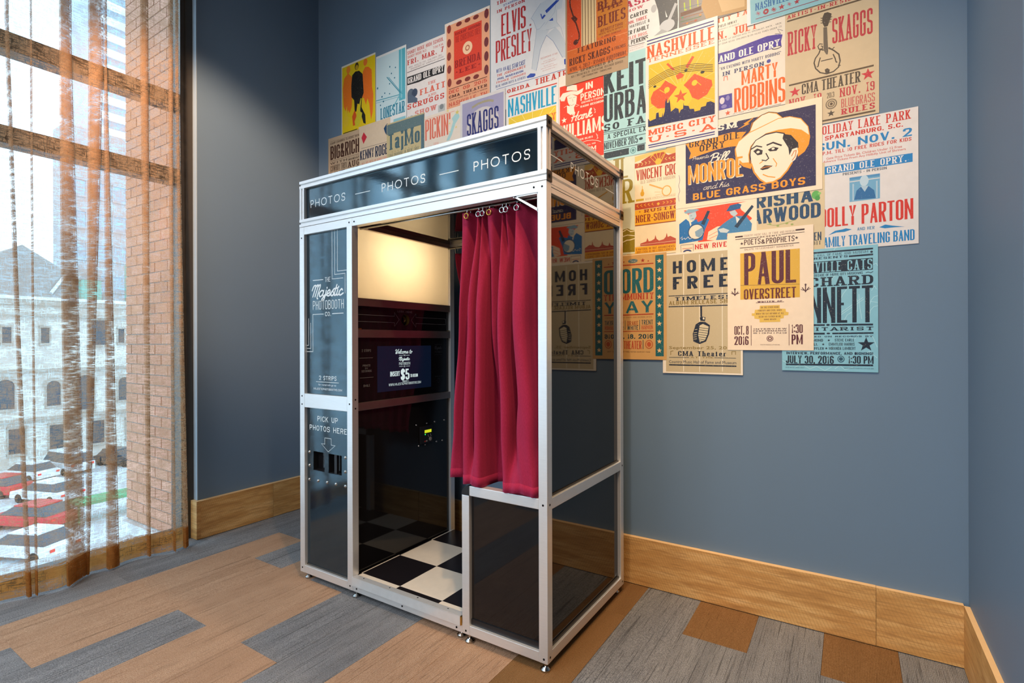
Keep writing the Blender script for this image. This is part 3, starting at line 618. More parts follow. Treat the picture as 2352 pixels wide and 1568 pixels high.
# brick pier of the same building, bricks laid one by one
pier = empty('brick_pier', (-4.6, 2.1, -0.25))
tag(pier, 'tall red brick pier of this building seen through the right part of the sheer curtain', 'pier')
def rel(o, p): o.location = Vector(o.location)-Vector(p.location); return o
core = box_obj('mortar_core', (-5.048, -3.66, 1.906, 2.9, -0.25, 5.2), M['mortar'], pier); rel(core, pier)
base = box_obj('stone_base', (-5.12, -3.66, 1.86, 2.95, -10.0, -0.25), M['ledge'], pier); rel(base, pier)
bl, bh, j = 0.205, 0.080, 0.009
meshes = {}
def brick(x0, x1, z0, y):
    w = round(x1-x0, 3)
    if w not in meshes:
        m = MB().box(0, w, 0, .10, 0, bh-j); me = bpy.data.meshes.new('brick'); me.from_pydata(m.v, [], m.f); me.materials.append(M['brick']); meshes[w] = me
    o = bpy.data.objects.new('brick', meshes[w]); COL.objects.link(o); o.parent = pier; o.location = Vector((x0, y, z0))-Vector(pier.location)
n = 0; extra = MB()
for r in range(66):
    z = -0.24+r*bh; x = -5.052-(bl/2 if r % 2 else 0)
    while x < -3.67:
        x0, x1 = max(x, -5.052), min(x+bl-j, -3.67)
        if x1-x0 > .03:
            if z < 3.9 and x0 < -4.1 and n < 298: brick(x0, x1, z, 1.9+random.uniform(-.0015, .0015)); n += 1
            else: extra.box(x0, x1, 1.9, 2.0, z, z+bh-j)
        x += bl
o = extra.build('upper_brickwork', M['brick'], pier); rel(o, pier); o['kind'] = 'stuff'

def building(name, label, x0, x1, y0, y1, z0, z1, wall, wins, winmat, extras=(), frame=None):
    b = empty(name, ((x0+x1)/2, (y0+y1)/2, z0)); tag(b, label, 'building')
    rel(box_obj('wall', (x0, x1, y0, y1, z0, z1), wall, b), b)
    for (wy0, wy1, wz0, wz1, arch) in wins:
        m = MB().box(x1, x1+.12, wy0-.12, wy0, wz0-.1, wz1+.1).box(x1, x1+.12, wy1, wy1+.12, wz0-.1, wz1+.1).box(x1, x1+.16, wy0-.12, wy1+.12, wz0-.25, wz0)
        if arch:
            c = (wy0+wy1)/2; r = (wy1-wy0)/2
            for k in range(8):
                a0, a1 = math.pi*k/8, math.pi*(k+1)/8
                m.face([(x1+.13, c+r*math.cos(a), wz1+r*math.sin(a)) for a in (a0, a1)]+[(x1+.13, c+(r+.3)*math.cos(a), wz1+(r+.3)*math.sin(a)) for a in (a1, a0)])
        else: m.box(x1, x1+.16, wy0-.12, wy1+.12, wz1, wz1+.22)
        w = rel(m.build('window_surround', frame or wall, b), b)
        g = MB().box(x1, x1+.05, wy0, wy1, wz0, wz1)
        if arch: g.face([(x1+.05, (wy0+wy1)/2+(wy1-wy0)/2*math.cos(math.pi*k/10), wz1+(wy1-wy0)/2*math.sin(math.pi*k/10)) for k in range(11)])
        gg = g.build('pane', winmat, w)
    for nm, m, mat in extras: rel(m.build(nm, mat, b), b)
    return b
# rows of the pale limestone station across the street (front face at x = -62)
XB = -62.0
wins = [(14.4, 15.5, -8.6, -6.4, 0), (17.2, 18.2, -8.6, -6.4, 0), (20.4, 21.4, -8.6, -6.4, 0), (23.3, 24.3, -8.6, -6.6, 0),
        (13.6, 14.8, -4.6, -2.6, 1), (17.0, 18.0, -4.6, -2.8, 1), (19.2, 20.6, -5.2, -2.6, 1), (22.6, 23.6, -4.6, -2.8, 1),
        (16.6, 17.2, 1.2, 2.6, 0), (20.4, 21.6, 1.0, 3.4, 0), (22.6, 23.1, 1.2, 2.6, 0), (14.0, 14.6, 1.2, 2.6, 0)]
corn = MB()
for z in (4.6, 3.6, -1.4, -5.8): corn.box(XB, XB+.45, 5, 40, z, z+.25)
roof = MB(); ra = 16.1
roof.face([(XB-.3, 8.5, 5.4), (XB-.3, 22.4, 5.4), (XB-3, ra, 10.4)]); roof.face([(XB-.3, 22.4, 5.4), (XB-14, 22.4, 5.4), (XB-12, ra, 10.4), (XB-3, ra, 10.4)]); roof.face([(XB-14, 8.5, 5.4), (XB-.3, 8.5, 5.4), (XB-3, ra, 10.4), (XB-12, ra, 10.4)])
dorm = MB().box(XB-.6, XB+.1, 19.6, 21.2, 5.4, 7.3); dg = MB(); dg.face([(XB+.15, 19.3, 7.3), (XB+.15, 21.5, 7.3), (XB+.15, 20.4, 8.5)]); dg.face([(XB+.15, 21.5, 7.3), (XB-3, 21.5, 7.3), (XB-3, 20.4, 8.5), (XB+.15, 20.4, 8.5)]); dg.face([(XB-3, 19.3, 7.3), (XB+.15, 19.3, 7.3), (XB+.15, 20.4, 8.5), (XB-3, 20.4, 8.5)])
turr = MB().box(XB-2.2, XB+.2, 24.0, 27.0, 5.0, 9.4)
para = MB().box(XB-.4, XB+.25, 5, 40, 5.1, 5.4)
rdg = MB().tube([(XB-.2, 17.4, 5.8), (XB-1.4, 19.0, 8.0)], .14)
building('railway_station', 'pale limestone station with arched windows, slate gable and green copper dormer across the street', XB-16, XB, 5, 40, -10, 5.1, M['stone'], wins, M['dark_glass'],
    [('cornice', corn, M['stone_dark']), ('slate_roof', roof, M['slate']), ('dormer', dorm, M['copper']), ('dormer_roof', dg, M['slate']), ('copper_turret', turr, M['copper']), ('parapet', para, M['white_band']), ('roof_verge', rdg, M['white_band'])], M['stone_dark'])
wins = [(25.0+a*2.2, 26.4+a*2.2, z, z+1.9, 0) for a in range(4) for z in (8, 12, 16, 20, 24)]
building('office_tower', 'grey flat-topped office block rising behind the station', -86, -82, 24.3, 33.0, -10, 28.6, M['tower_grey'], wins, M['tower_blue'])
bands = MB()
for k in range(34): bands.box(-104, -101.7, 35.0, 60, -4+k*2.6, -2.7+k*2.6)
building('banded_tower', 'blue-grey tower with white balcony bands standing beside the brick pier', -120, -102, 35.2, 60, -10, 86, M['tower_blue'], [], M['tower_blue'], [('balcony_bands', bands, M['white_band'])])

def car(name, label, x, y, ang, paint, L=4.4, Wd=1.8, Hh=1.45, cat='car', van=False):
    root = empty(name, (x, y, -10.0)); root.rotation_euler = (0, 0, ang); tag(root, label, cat, 'vehicles in the street below')
    if van: low, cab = [(-.5, .18), (-.5, .55), (.36, .55), (.5, .46), (.5, .18)], [(-.5, .55), (-.48, 1.0), (.22, 1.0), (.36, .55)]
    else: low, cab = [(-.5, .2), (-.5, .58), (-.42, .62), (.30, .62), (.48, .52), (.5, .2)], [(-.42, .62), (-.30, .98), (.08, 1.0), (.28, .62)]
    def prism(P, w0, w1):
        m = MB(); n = len(P); m.v = [(a*L, -(w0 if b <= .62 else w1), b*Hh) for a, b in P]+[(a*L, (w0 if b <= .62 else w1), b*Hh) for a, b in P]
        for i in range(n): m.f.append((i, (i+1) % n, n+(i+1) % n, n+i)); m.mi.append(0)
        m.f += [tuple(reversed(range(n))), tuple(range(n, 2*n))]; m.mi += [0, 0]; return m
    prism(low, Wd/2, Wd/2).build('body', paint, root, bevel=.05); prism(cab, Wd*.46, Wd*.38).build('cabin', M['dark_glass'], root, bevel=.03)
    MB().box(cab[1][0]*L-.02, cab[2][0]*L+.02, -Wd*.39, Wd*.39, Hh*.97, Hh*1.03).build('roof', paint, root, bevel=.02)
    for sx in (-.31, .31):
        for sy in (-1, 1): MB().cyl((sx*L, sy*(Wd*.5-.2), .31), (sx*L, sy*(Wd*.5+.02), .31), .31, 14).build('wheel', M['tyre'], root)
    for sy in (-1, 1): MB().box(-.507*L, -.49*L, sy*Wd*.38-.12, sy*Wd*.38+.12, Hh*.42, Hh*.52).build('tail_lamp', M['lampred'], root)
    return root
car('car', 'red car in the street below at the bottom left of the window', -42.0, 10.8, math.radians(205), M['car_red'], 4.6)
car('car', 'white car just behind the nearer red car in the street', -47.9, 13.2, math.radians(200), M['car_white'], 4.6)
car('car', 'second red car, cut by the left edge of the window view', -52.8, 11.7, math.radians(205), M['car_red'], 4.2)
car('van', 'white van parked beyond the red cars', -57.2, 17.0, math.radians(190), M['car_white'], 4.8, 1.9, 1.9, 'van', True)
car('car', 'pale hatchback in front of the white van', -56.6, 14.4, math.radians(200), M['car_white'], 4.2)
car('car', 'dark car with a red tail lamp next to the brick pier', -56.5, 20.8, math.radians(20), M['car_black'], 4.4)
car('car', 'white car nearest below the window', -36.2, 9.2, math.radians(205), M['car_white'], 4.4)
aw = MB().box(-41.5, -39.8, 12.4, 16.4, -8.9, -8.7).box(-41.5, -41.4, 12.4, 12.5, -10, -8.9).box(-39.9, -39.8, 16.3, 16.4, -10, -8.9).box(-41.5, -41.4, 16.3, 16.4, -10, -8.9).box(-39.9, -39.8, 12.4, 12.5, -10, -8.9)
tag(aw.build('bus_shelter', M['hedge']), 'green canopy beside the kerb right of the red car', 'shelter')
POSTERS = r"""
@yellow poster with three men in orange and black suits, far upper left of the wall|-3.12 -2.765 3.222 2.66|0.0|e9e2cf
R e6c60a 6.5 12.8 353.3 501.4
E ee8a2a 74.4 42.7 21.5 27.3
P ee7a1c 28.2 94.2 70.7 65.8 114.7 106.2 116.5 242.4 109.0 320.3 87.4 359.1 70.7 331.0 56.1 371.7 45.3 336.9 22.4 298.9 13.2 167.0
E ee7a2a 253.6 39.1 20.4 25.0
P ee741c 227.0 98.1 252.3 72.4 286.3 80.7 317.7 109.9 321.7 233.4 332.6 282.7 326.5 408.9 309.5 459.1 292.0 342.2 274.1 298.7 258.0 341.5 237.6 289.3 217.0 277.8
E 3a2a10 163.4 42.0 19.8 26.9
E c9a020 164.5 50.2 14.0 17.5
P 1c1a14 114.8 94.2 148.0 75.7 188.9 81.0 224.6 113.1 235.5 249.6 219.3 278.4 212.1 345.8 250.9 410.1 255.2 473.7 232.3 463.8 202.7 382.9 184.4 315.2 170.4 311.7 158.5 364.3 140.8 364.0 135.3 279.1 107.0 247.9 104.9 167.4
P d9561a 113.5 389.3 140.9 348.1 158.4 388.1 155.7 458.9 122.7 459.3
P cfc42a 172.5 367.7 203.1 280.5 213.5 284.7 195.8 373.3 218.8 386.8 211.8 424.4 183.7 473.2 148.6 470.0 139.4 431.3 158.3 400.0
P e8c42a 34.3 366.5 56.4 299.3 63.3 373.4 77.7 384.9 70.2 439.3 33.9 455.3 14.5 418.5
R 14140e 16.7 488.7 167.2 494.3
T 14140e g 16.6 500.0 273.0 521.0 NATION OF SHOW PRINTS
@pale blue splattered poster with teal slab lettering, second from the wall's left end|-2.757 -2.47 3.185 2.66|0.5|e6e6e4
R c4dbe2 6.0 15.3 281.5 443.2
R 57adc0 219.4 16.8 276.7 358.9
R 86c4d2 235.9 16.7 248.2 344.5
N 2c8aa4 6.0 104.2 167.2 234.7 311.1
N 2c8aa4 3.8 120.2 171.6 250.1 318.9
N 3f97ad 5.4 0.4 303.8 234.7 318.6
N 7fb6c6 3.8 0.4 319.2 234.6 331.2
N 62b0c2 7.5 140.5 410.9 277.8 267.1
E 1d6f8c 14.0 220.4 6.6 7.7
E 1d6f8c 133.3 105.1 5.2 6.0
E 1d6f8c 186.8 125.0 5.2 5.3
E 1d6f8c 148.9 154.8 5.3 5.2
E 1d6f8c 178.2 192.2 5.2 5.3
E 1d6f8c 130.7 219.8 5.3 5.3
E 1d6f8c 57.4 290.0 6.5 6.1
E 1d6f8c 84.5 271.9 5.4 5.3
E 1d6f8c 71.3 325.6 6.5 6.0
E 1d6f8c 41.9 344.9 5.5 5.4
E 1d6f8c 130.4 287.7 5.3 4.5
T 1a7c9a s 44.0 368.4 270.0 444.8 LONESTAR
R 8cc3d0 166.6 471.2 279.9 514.7
@white poster with red lettering and a black banner, behind the grey block poster|-2.467 -2.138 3.15 2.66|0.0|e6dedb
T c2453f g 6.8 16.6 318.0 40.1 SANDY RIDGE HIGH SCHOOL
T c96a62 g 8.7 48.0 178.2 64.2 SANDY RIDGE N.C.
T c96a62 g 232.3 54.0 318.2 68.2 7:30 P.M.
T c2352f W 8.6 75.9 317.8 108.3 FRI. MAR. 7
T 8a6a68 L 16.5 120.9 308.6 131.1 ADM. ADULTS 75C. CHILDREN 25C.
T 8a6a68 L 36.5 136.9 317.6 147.1 SPONSORED BY AMERICAN LEGION
N 3a3436 3.7 3.3 155.3 331.5 158.8
P 2b2a2c 3.1 184.7 105.4 187.8 201.6 190.0 326.8 194.4 322.1 245.4 201.4 239.8 105.2 245.7 2.9 239.8
T eee6e2 s 10.2 194.0 317.4 232.2 GRAND OLE OPRY
T d98076 W 187.0 268.0 252.9 285.8 THE
T dd6650 W 119.6 298.0 330.8 336.2 FLATT
T d99a8e W 186.7 347.2 255.4 362.9 AND
T cf5348 W 5.4 369.2 323.1 403.1 SCRUGGS
T d98076 W 73.0 428.3 258.7 460.3 SHOW
E 5a6878 35.8 299.9 29.8 29.3
E 3c4a60 70.6 305.4 25.5 27.6
P 56667a 5.7 303.1 45.7 313.5 95.0 348.0 94.9 373.4 7.5 358.7
R b9bab8 272.7 439.4 330.4 483.7
E 84888a 301.2 453.5 16.4 16.8
T 6b8088 g 7.1 449.1 50.1 465.3 AS
@salmon and red poster with dark leaf border, left of the tall white dancer poster|-2.137 -1.79 3.205 2.66|0.5|e9dcd0
R e6a37e 13.1 18.0 344.3 539.3
R d8402c 73.8 68.4 287.1 368.0
E 7c2f2c 113.5 33.4 22.7 13.7
E 7c2f2c 180.1 31.9 22.1 13.5
E 7c2f2c 244.4 35.5 21.6 13.4
E 7c2f2c 112.2 392.6 22.6 13.7
E 7c2f2c 179.6 390.7 22.2 13.5
E 7c2f2c 244.7 395.3 21.6 13.4
E 8a3a34 34.7 41.8 16.0 26.3
E 8a3a34 34.3 128.4 16.1 26.4
E 8a3a34 34.0 211.6 16.1 26.4
E 8a3a34 35.5 293.3 16.1 26.3
E 8a3a34 37.0 377.0 16.1 26.3
E 6f2a32 322.7 40.4 16.2 29.0
E 6f2a32 322.4 122.9 16.2 29.0
E 6f2a32 321.3 209.8 16.2 29.0
E 6f2a32 321.0 294.3 16.2 29.0
E 6f2a32 320.7 374.8 16.2 29.1
T 9c2420 G 84.4 80.1 277.2 98.0 ROCKIN' AROUND
T a32620 g 84.3 106.2 277.1 144.0 THE CHRISTMAS TREE
E efc6a0 179.5 201.0 37.3 39.3
E b0604a 179.5 201.0 17.0 17.6
E efc6a0 179.5 201.0 10.2 10.8
T 98201e s 82.0 253.5 276.6 299.6 BRENDA
T 98201e W 86.1 314.6 278.1 339.4 ~LEE~
R 6a3028 32.3 416.0 326.8 420.1
T d04a34 G 32.3 426.4 325.1 447.9 DEC  09  2015
T 5a2c24 W 32.2 459.0 325.0 475.6 CMA THEATER
T 8a5040 g 36.6 483.7 326.5 492.0 COUNTRY MUSIC HALL OF FAME & MUSEUM
T cf5a44 g 32.0 502.7 324.8 528.3 NASHVILLE, TN
@large white poster with tall red lettering and a dancing guitarist in blue outline|-1.785 -1.25 3.29 2.56|0.0|dcdadb
T b3202a W 43.8 82.8 114.8 102.5 THE
T 33478f g 91.3 113.9 198.5 126.4 STARRING
T b3202a W 45.8 133.7 237.2 150.9 IN PERSON
T b31a24 G 76.1 169.9 244.1 297.5 ELVIS
T b31a24 G 36.5 313.0 283.8 441.1 PRESLEY
S a02030 274.5 294.1 9.6
T 33478f g 40.3 479.4 109.2 502.3 WITH AN
T 2c3f86 G 115.7 479.7 240.2 506.9 ALL STAR CAST
T c8503c g 44.5 510.7 240.9 525.1 THE JORDONAIRES
T 33478f G 48.8 533.4 225.7 546.3 PHIL MARAQUIN
T c8503c g 40.9 552.1 242.8 564.6 FRANKIE CONNORS
T 3a4a86 g 35.6 572.2 241.9 586.6 BLUE MOON BOYS & OTHERS
N 33478f 2.5 39.8 596.7 502.9 605.8
T c23a2c W 55.0 618.6 266.8 641.2 FLORIDA
T c23a2c W 304.2 610.3 539.2 643.9 THEATRE
T 2c3a6a G 463.0 664.1 476.8 678.1 A
T c88078 L 341.2 500.9 445.5 510.0 RECORDING STAR
T c88078 L 357.5 524.0 428.4 529.5 WITH HIS HIT
T c88078 L 341.9 534.0 441.6 539.8 "HEARTBREAK"
T c88078 L 359.3 551.0 424.6 555.8 "BLUE MOON"
T c88078 L 341.0 562.0 445.3 567.4 AND HIS OTHER GREAT
T c88078 L 353.4 574.7 430.2 579.8 RECORDING HITS
P c6cbd1 315.0 333.2 373.7 322.0 396.7 360.0 377.3 387.4 350.0 429.5 338.2 453.1 326.2 517.5 312.2 564.7 282.5 545.9 294.7 456.9 306.9 392.1
P c3c9d0 377.3 384.0 434.7 359.1 464.6 398.9 483.1 438.0 497.0 485.3 499.4 543.8 477.2 538.8 445.6 479.4 419.3 431.1
P ccd0d5 279.4 259.6 303.4 233.5 343.0 196.2 381.8 189.8 480.1 225.1 472.5 268.8 442.6 268.3 442.3 334.9 461.0 364.5 434.7 362.4 373.6 355.8 315.0 333.2 295.3 278.7
N 7d8ea8 1.7 343.0 196.2 303.4 233.5 279.4 259.6 295.3 278.7 315.0 333.2 334.7 336.2 369.8 310.6
N 7d8ea8 1.7 315.0 333.2 306.9 392.1 294.7 456.9 282.5 545.9
N 5f78a6 2.0 377.3 387.4 350.0 429.5 338.2 453.1 324.2 517.0 312.2 564.7
N 5f78a6 2.0 377.3 385.7 419.3 431.1 445.6 479.4 477.2 538.8
N 8f9db2 1.3 442.6 268.3 442.3 334.9 468.5 373.6 486.8 439.1 497.8 485.5
N 8f9db2 1.3 434.7 359.1 396.7 360.0 373.6 355.8
N 8f9db2 1.3 435.1 235.7 431.2 274.4 396.8 302.8 369.8 327.5
P 2548a6 370.1 248.1 439.0 213.7 459.6 221.1 379.7 265.0
P 2548a6 338.9 254.3 349.7 288.6 358.3 286.4 373.8 274.8 364.2 266.4 350.5 275.3 345.9 256.7
P 2548a6 393.0 311.6 417.8 301.6 420.4 319.2
P 2548a6 248.1 581.0 274.4 568.4 305.5 577.2 307.0 587.2 294.3 594.6 254.2 588.9
P 2548a6 486.5 551.5 499.4 550.4 501.1 585.5 488.2 578.4
@orange and brown poster with violin sound hole, strings and kraft strip below|-1.287 -0.935 3.14 2.586|2.5|ad8f6e
R c4601f 9.7 1.8 350.0 491.1
R c8481f 9.7 1.8 92.4 367.8
R b86f1c 185.7 67.8 345.4 350.9
R cdb58a 93.7 33.3 179.4 367.5
N 5a3320 3.6 100.2 35.7 101.1 368.3
N 5a3320 3.5 116.2 41.8 117.8 369.4
N 5a3320 3.5 132.8 48.0 134.3 369.9
N 5a3320 3.5 149.9 54.4 151.4 370.6
N 5a3320 3.5 167.5 61.0 170.3 371.8
N 4e1d12 7.8 34.7 76.7 26.7 103.6 29.3 134.4 44.3 181.3 65.8 241.9 81.2 294.3 81.2 320.8 70.0 336.8 57.0 336.9
E 4e1d12 61.5 334.2 14.4 14.2
P 4e1d12 33.0 195.3 54.2 189.4 72.4 212.2 57.9 232.2
N d98c54 3.0 8.5 369.6 349.3 372.5
T 6d2312 s 188.5 167.1 330.4 212.2 BEAT
T 6d2312 W 200.8 204.9 321.5 225.7 THE
T 6d2312 s 189.5 241.4 339.0 299.2 BLUES
T 7a2c14 g 203.5 313.1 324.1 328.0 BENEFITTING
T 7a2c14 g 194.2 332.0 324.1 341.2 MENTAL HEALTH AMERICA
T 7a2c14 g 206.5 349.2 315.2 358.4 OF MIDDLE TENNESSEE
T 57200f W 73.2 369.8 285.3 395.7 FEATURING
T 4e1d12 s 23.7 414.2 256.2 451.2 RICKY SKAGGS
T 57200f g 264.3 426.3 338.5 442.2 & FRIENDS
T 57200f g 23.6 461.9 338.2 482.2 APRIL 4, 2017 * RYMAN AUDITORIUM
N 4a3a2c 3.0 14.8 492.9 74.1 496.6
T 4a3a2c W 89.1 486.6 273.0 500.2 SPONSORED BY
N 4a3a2c 2.9 288.1 491.4 337.2 493.7
T 4a3a2c g 33.4 506.5 325.2 518.4 HCA / TRISTAR HEALTH * CENTERSTONE TREATMENT SERVICES
T 4a3a2c g 97.3 524.3 263.8 533.7 LBH FOUNDATION * THRIVELOGIC
@white poster with dark-jacketed man and pale guitar, at the top edge|-1.03 -0.684 3.26 2.66|0.0|dedbd8
T b32a4a s 37.9 336.3 202.0 370.2 CASH
T c05a64 W 61.5 379.5 171.1 393.0 SHOW
T 3c3b3c G 37.7 408.6 193.4 429.0 JUNE CARTER
T c05a5c G 73.1 438.6 190.6 454.3 TENN. THREE
T 3c3b3c g 28.6 461.1 204.4 475.8 MOTHER MAYBELLE &
T 3c3b3c G 34.5 486.8 200.4 507.7 CARTER FAMILY
T c8645c g 58.2 516.9 194.8 532.7 STATLER BROS.
T 4a4544 G 46.2 536.9 195.8 559.4 CARL PERKINS
N 6a5a55 2.8 96.1 564.8 179.1 570.2
T b98a80 L 99.0 572.9 173.4 578.5 ALL SEATS RESERVED TICKETS NOW
T b98a80 L 101.9 585.0 173.3 590.6 ON SALE AT THE BOX OFFICE
P 54575b 225.3 362.2 339.5 403.6 342.3 512.8 339.1 552.3 291.8 554.9 255.1 520.0 246.1 434.2
P b9babc 291.9 498.0 327.4 426.3 339.4 435.1 303.7 509.7
E c4c5c6 289.6 523.2 37.0 29.2
P a9abac 217.7 558.6 264.3 532.3 300.8 557.9 250.4 559.9
E b5b5b6 225.2 418.6 14.0 19.4
P e4e2df 280.7 446.2 292.0 482.1 285.1 482.0
@dark city-light poster shading to gold, at the very top above the skyline poster|-0.682 -0.383 3.25 2.69|1.0|3e3944
P c29a66 119.5 391.6 300.6 459.1 300.3 562.1 185.5 549.3 123.3 542.0 102.3 477.7
P d9b583 169.4 449.2 289.6 493.0 289.4 543.5 193.7 535.7
N b4cc30 5.4 24.6 432.4 26.7 469.0 35.5 469.8
N b4cc30 5.4 50.9 423.9 52.9 473.6
N c8c83a 5.2 85.4 436.4 87.4 472.4
R 6a4536 6.9 475.5 102.2 493.5
N 9a5a3c 3.2 4.6 501.7 110.7 507.0
N 4e7a52 3.2 6.7 518.2 102.2 523.9
N a8663a 3.1 15.5 532.4 85.1 535.7
N 5a7a8a 2.2 6.9 457.6 102.4 464.5
E b0543a 76.5 535.0 6.0 5.3
E c9803a 37.5 535.3 5.2 4.4
E 3f8a6a 15.6 501.0 5.3 4.5
E c98a4a 98.0 515.8 5.9 5.3
@light teal poster with very large charcoal letters, beside the red hat poster|-1.068 -0.745 2.66 2.141|2.0|a9d3d2
T 30373c G 0.5 47.4 299.5 174.8 KEITH
T 30373c G 0.1 181.7 290.9 321.2 URBAN
N a9d3d2 2.3 0.1 177.7 222.1 173.2
T 30373c W 1.5 331.4 263.1 366.9 SO FAR
N 30373c 2.9 -0.5 371.1 232.7 378.6
N 30373c 2.3 -0.5 379.7 232.6 386.3
T 30373c g 19.7 384.7 298.5 409.9 A SPECIAL EXHIBIT
N 30373c 2.8 -0.7 419.4 232.5 424.6
T 30373c G 1.2 424.9 181.6 460.5 NOVEMBER 2015
E 30373c 197.6 443.9 10.2 6.7
N 30373c 2.9 -0.8 468.7 232.4 470.6
R 363d41 1.0 477.1 135.4 509.3
R 363d41 178.7 473.7 216.7 503.6
E 6f9f9f 157.4 493.8 16.1 16.6
E a9d3d2 157.4 493.8 11.5 12.2
E 5c8888 157.4 493.8 7.5 7.7
N 6f9fa0 2.2 94.3 520.5 221.0 522.0
@cream poster with crossed orange guitars on yellow over a dark blue skyline|-0.845 -0.506 2.702 2.146|3.0|eadfd2
N 2c2a7c 6.0 6.7 14.2 321.7 18.2
N 2c2a7c 5.6 8.0 30.0 322.9 33.4
T e8591f s 9.0 40.5 323.5 101.0 NASHVILLE
T e8703a S 9.7 104.0 324.1 121.7 TENNESSEE
R edbd20 15.8 134.7 325.3 442.2
N f5dc84 1.8 168.8 300.5 22.8 150.6
N f5dc84 1.8 168.8 300.5 69.6 141.1
N f5dc84 1.8 168.8 300.5 120.0 137.6
N f5dc84 1.8 168.8 300.5 169.3 138.7
N f5dc84 1.8 168.8 300.5 221.8 136.6
N f5dc84 1.8 168.8 300.5 273.2 143.4
N f5dc84 1.8 168.8 300.5 322.5 184.5
N f5dc84 1.8 168.8 300.5 324.0 254.5
N f5dc84 1.8 168.8 300.5 323.8 323.9
N f5dc84 1.8 168.8 300.5 323.6 384.7
N f5dc84 1.8 168.8 300.5 17.9 232.8
N f5dc84 1.8 168.8 300.5 17.5 348.9
N f5dc84 1.8 168.8 300.5 50.3 380.0
E f2c924 175.4 320.2 55.8 62.8
P e8541c 24.8 299.6 38.9 270.9 73.9 257.1 97.9 231.5 153.3 278.3 133.0 302.4 112.6 322.1 95.6 363.5 59.7 358.3 28.0 326.0
P e8541c 184.3 277.7 234.5 237.1 281.3 269.6 311.4 288.0 314.7 312.8 290.3 350.0 251.3 364.6 223.4 346.0 208.3 306.4
P e8541c 133.4 193.7 101.7 155.0 110.9 150.9 144.6 192.4
P e8541c 192.0 192.5 224.0 150.6 233.9 158.0 203.4 203.4
P e8541c 146.7 222.4 169.0 212.8 186.7 229.0 177.8 240.0 155.6 242.9
N f2c924 2.8 69.2 269.6 101.3 296.4
N f2c924 2.6 238.7 270.2 264.3 299.2
E f2c924 105.0 279.1 13.6 13.7
E f2c924 234.4 280.1 12.9 13.3
N 29241c 2.3 13.2 213.0 55.5 196.9 106.2 183.7 169.1 181.4 243.2 192.7 317.0 218.6
N 29241c 2.3 13.2 222.3 55.5 206.1 106.2 191.9 169.1 189.0 243.2 200.6 317.0 226.4
N 29241c 2.4 13.1 230.6 55.5 214.4 106.2 200.1 169.1 197.1 243.2 208.6 317.0 234.2
N 29241c 2.3 13.1 239.0 55.4 222.7 106.1 208.3 169.1 205.2 243.2 216.5 316.9 242.0
N 29241c 2.3 13.1 247.4 55.4 231.0 106.1 216.5 169.0 213.3 243.1 224.5 316.9 249.9
E 29241c 46.0 247.3 7.5 5.6
E 29241c 195.5 210.0 7.9 5.8
E 29241c 270.8 240.3 9.3 6.6
S e05a1c 170.0 326.9 33.2
P 1d1a4e 11.6 438.2 11.7 396.3 22.1 411.3 36.2 407.6 50.2 405.4 52.7 378.3 64.3 378.7 66.5 402.3 80.4 404.6 82.7 383.2 85.4 404.5 94.2 381.4 96.6 336.3 102.2 319.4 105.8 342.2 112.6 343.0 115.8 325.2 120.3 347.7 123.8 389.4 146.3 375.9 159.7 384.6 163.2 407.1 170.7 391.8 181.8 389.1 182.8 358.9 185.4 374.3 207.2 382.0 212.4 397.5 231.9 401.4 234.0 415.2 259.7 414.8 264.0 401.3 285.2 401.3 289.4 385.7 306.2 384.7 324.8 397.2 324.7 448.0
T e8591f s 14.8 454.2 325.7 481.6 MUSIC CITY
T e8591f W 17.1 489.1 324.4 517.0 U*S*A
N 2c2a7c 5.1 12.2 529.0 324.4 529.6
N 2c2a7c 4.2 14.6 539.7 324.4 540.5
@cream poster with orange tall letters and a violet banner, right of the skyline poster|-0.585 -0.232 2.79 2.23|0.0|e6dacb
T dd6a38 S -12.0 97.8 246.1 119.8 COUNTY FAIR
T 3a3634 g 80.2 131.5 160.0 142.7 FIELD HIWAY
T 5a5450 L 80.2 148.8 168.6 155.7 PERFORMANCES AT 2:00 AND 8:00 P.M.
T dc5528 W 21.9 161.7 242.2 196.7 SUN. JULY
T 3a3634 L 80.0 201.5 338.9 208.5 ON SALE AT CUSTOM HITS TV SPECIALIST, KWTK - KRZK
T 3a3634 L 80.0 216.3 338.8 223.2 AT DOOR $2.00, CHILDREN $1.00 (ALSO TIMES UNDER 12)
P 46339c 79.0 260.1 128.6 261.4 207.5 252.0 283.6 244.5 328.0 250.5 343.3 257.1 337.0 285.3 339.5 307.2 264.7 306.0 187.9 310.8 128.5 314.5 78.9 308.6
T f0ebe6 s 81.9 272.2 331.4 303.4 AND OLE OPRY
N 4a4660 2.0 313.3 245.0 335.3 250.0 324.4 228.1 344.4 239.6
E 3f3a50 320.5 307.1 19.0 6.5
E e6dacb 320.5 306.2 15.4 3.7
T 35406e g 85.8 326.2 336.7 340.0 "AN EVENING WITH MARTY ROBBINS"
T 35406e W 98.0 351.2 269.0 369.3 IN PERSON
E 4a4aa0 288.9 355.9 8.2 8.2
T e86a20 G 178.0 369.7 324.6 432.3 MARTY
T e2651c G 147.3 439.4 352.8 548.0 ROBBINS
N dc5528 2.6 103.2 392.3 104.9 373.4 118.2 375.0 119.4 393.3
P 4a3f9a 81.4 455.6 138.1 456.6 139.1 521.8 81.2 522.6
E e0d4d8 95.6 480.8 10.6 15.6
E 8a80b8 120.0 474.2 8.0 12.0
E 8a80b8 103.7 508.7 12.1 8.6
S dc5528 119.8 542.8 12.8
N 4a4446 1.7 254.6 556.9 337.1 555.1
T 4a4446 L 139.8 549.7 245.1 555.3 AND THE
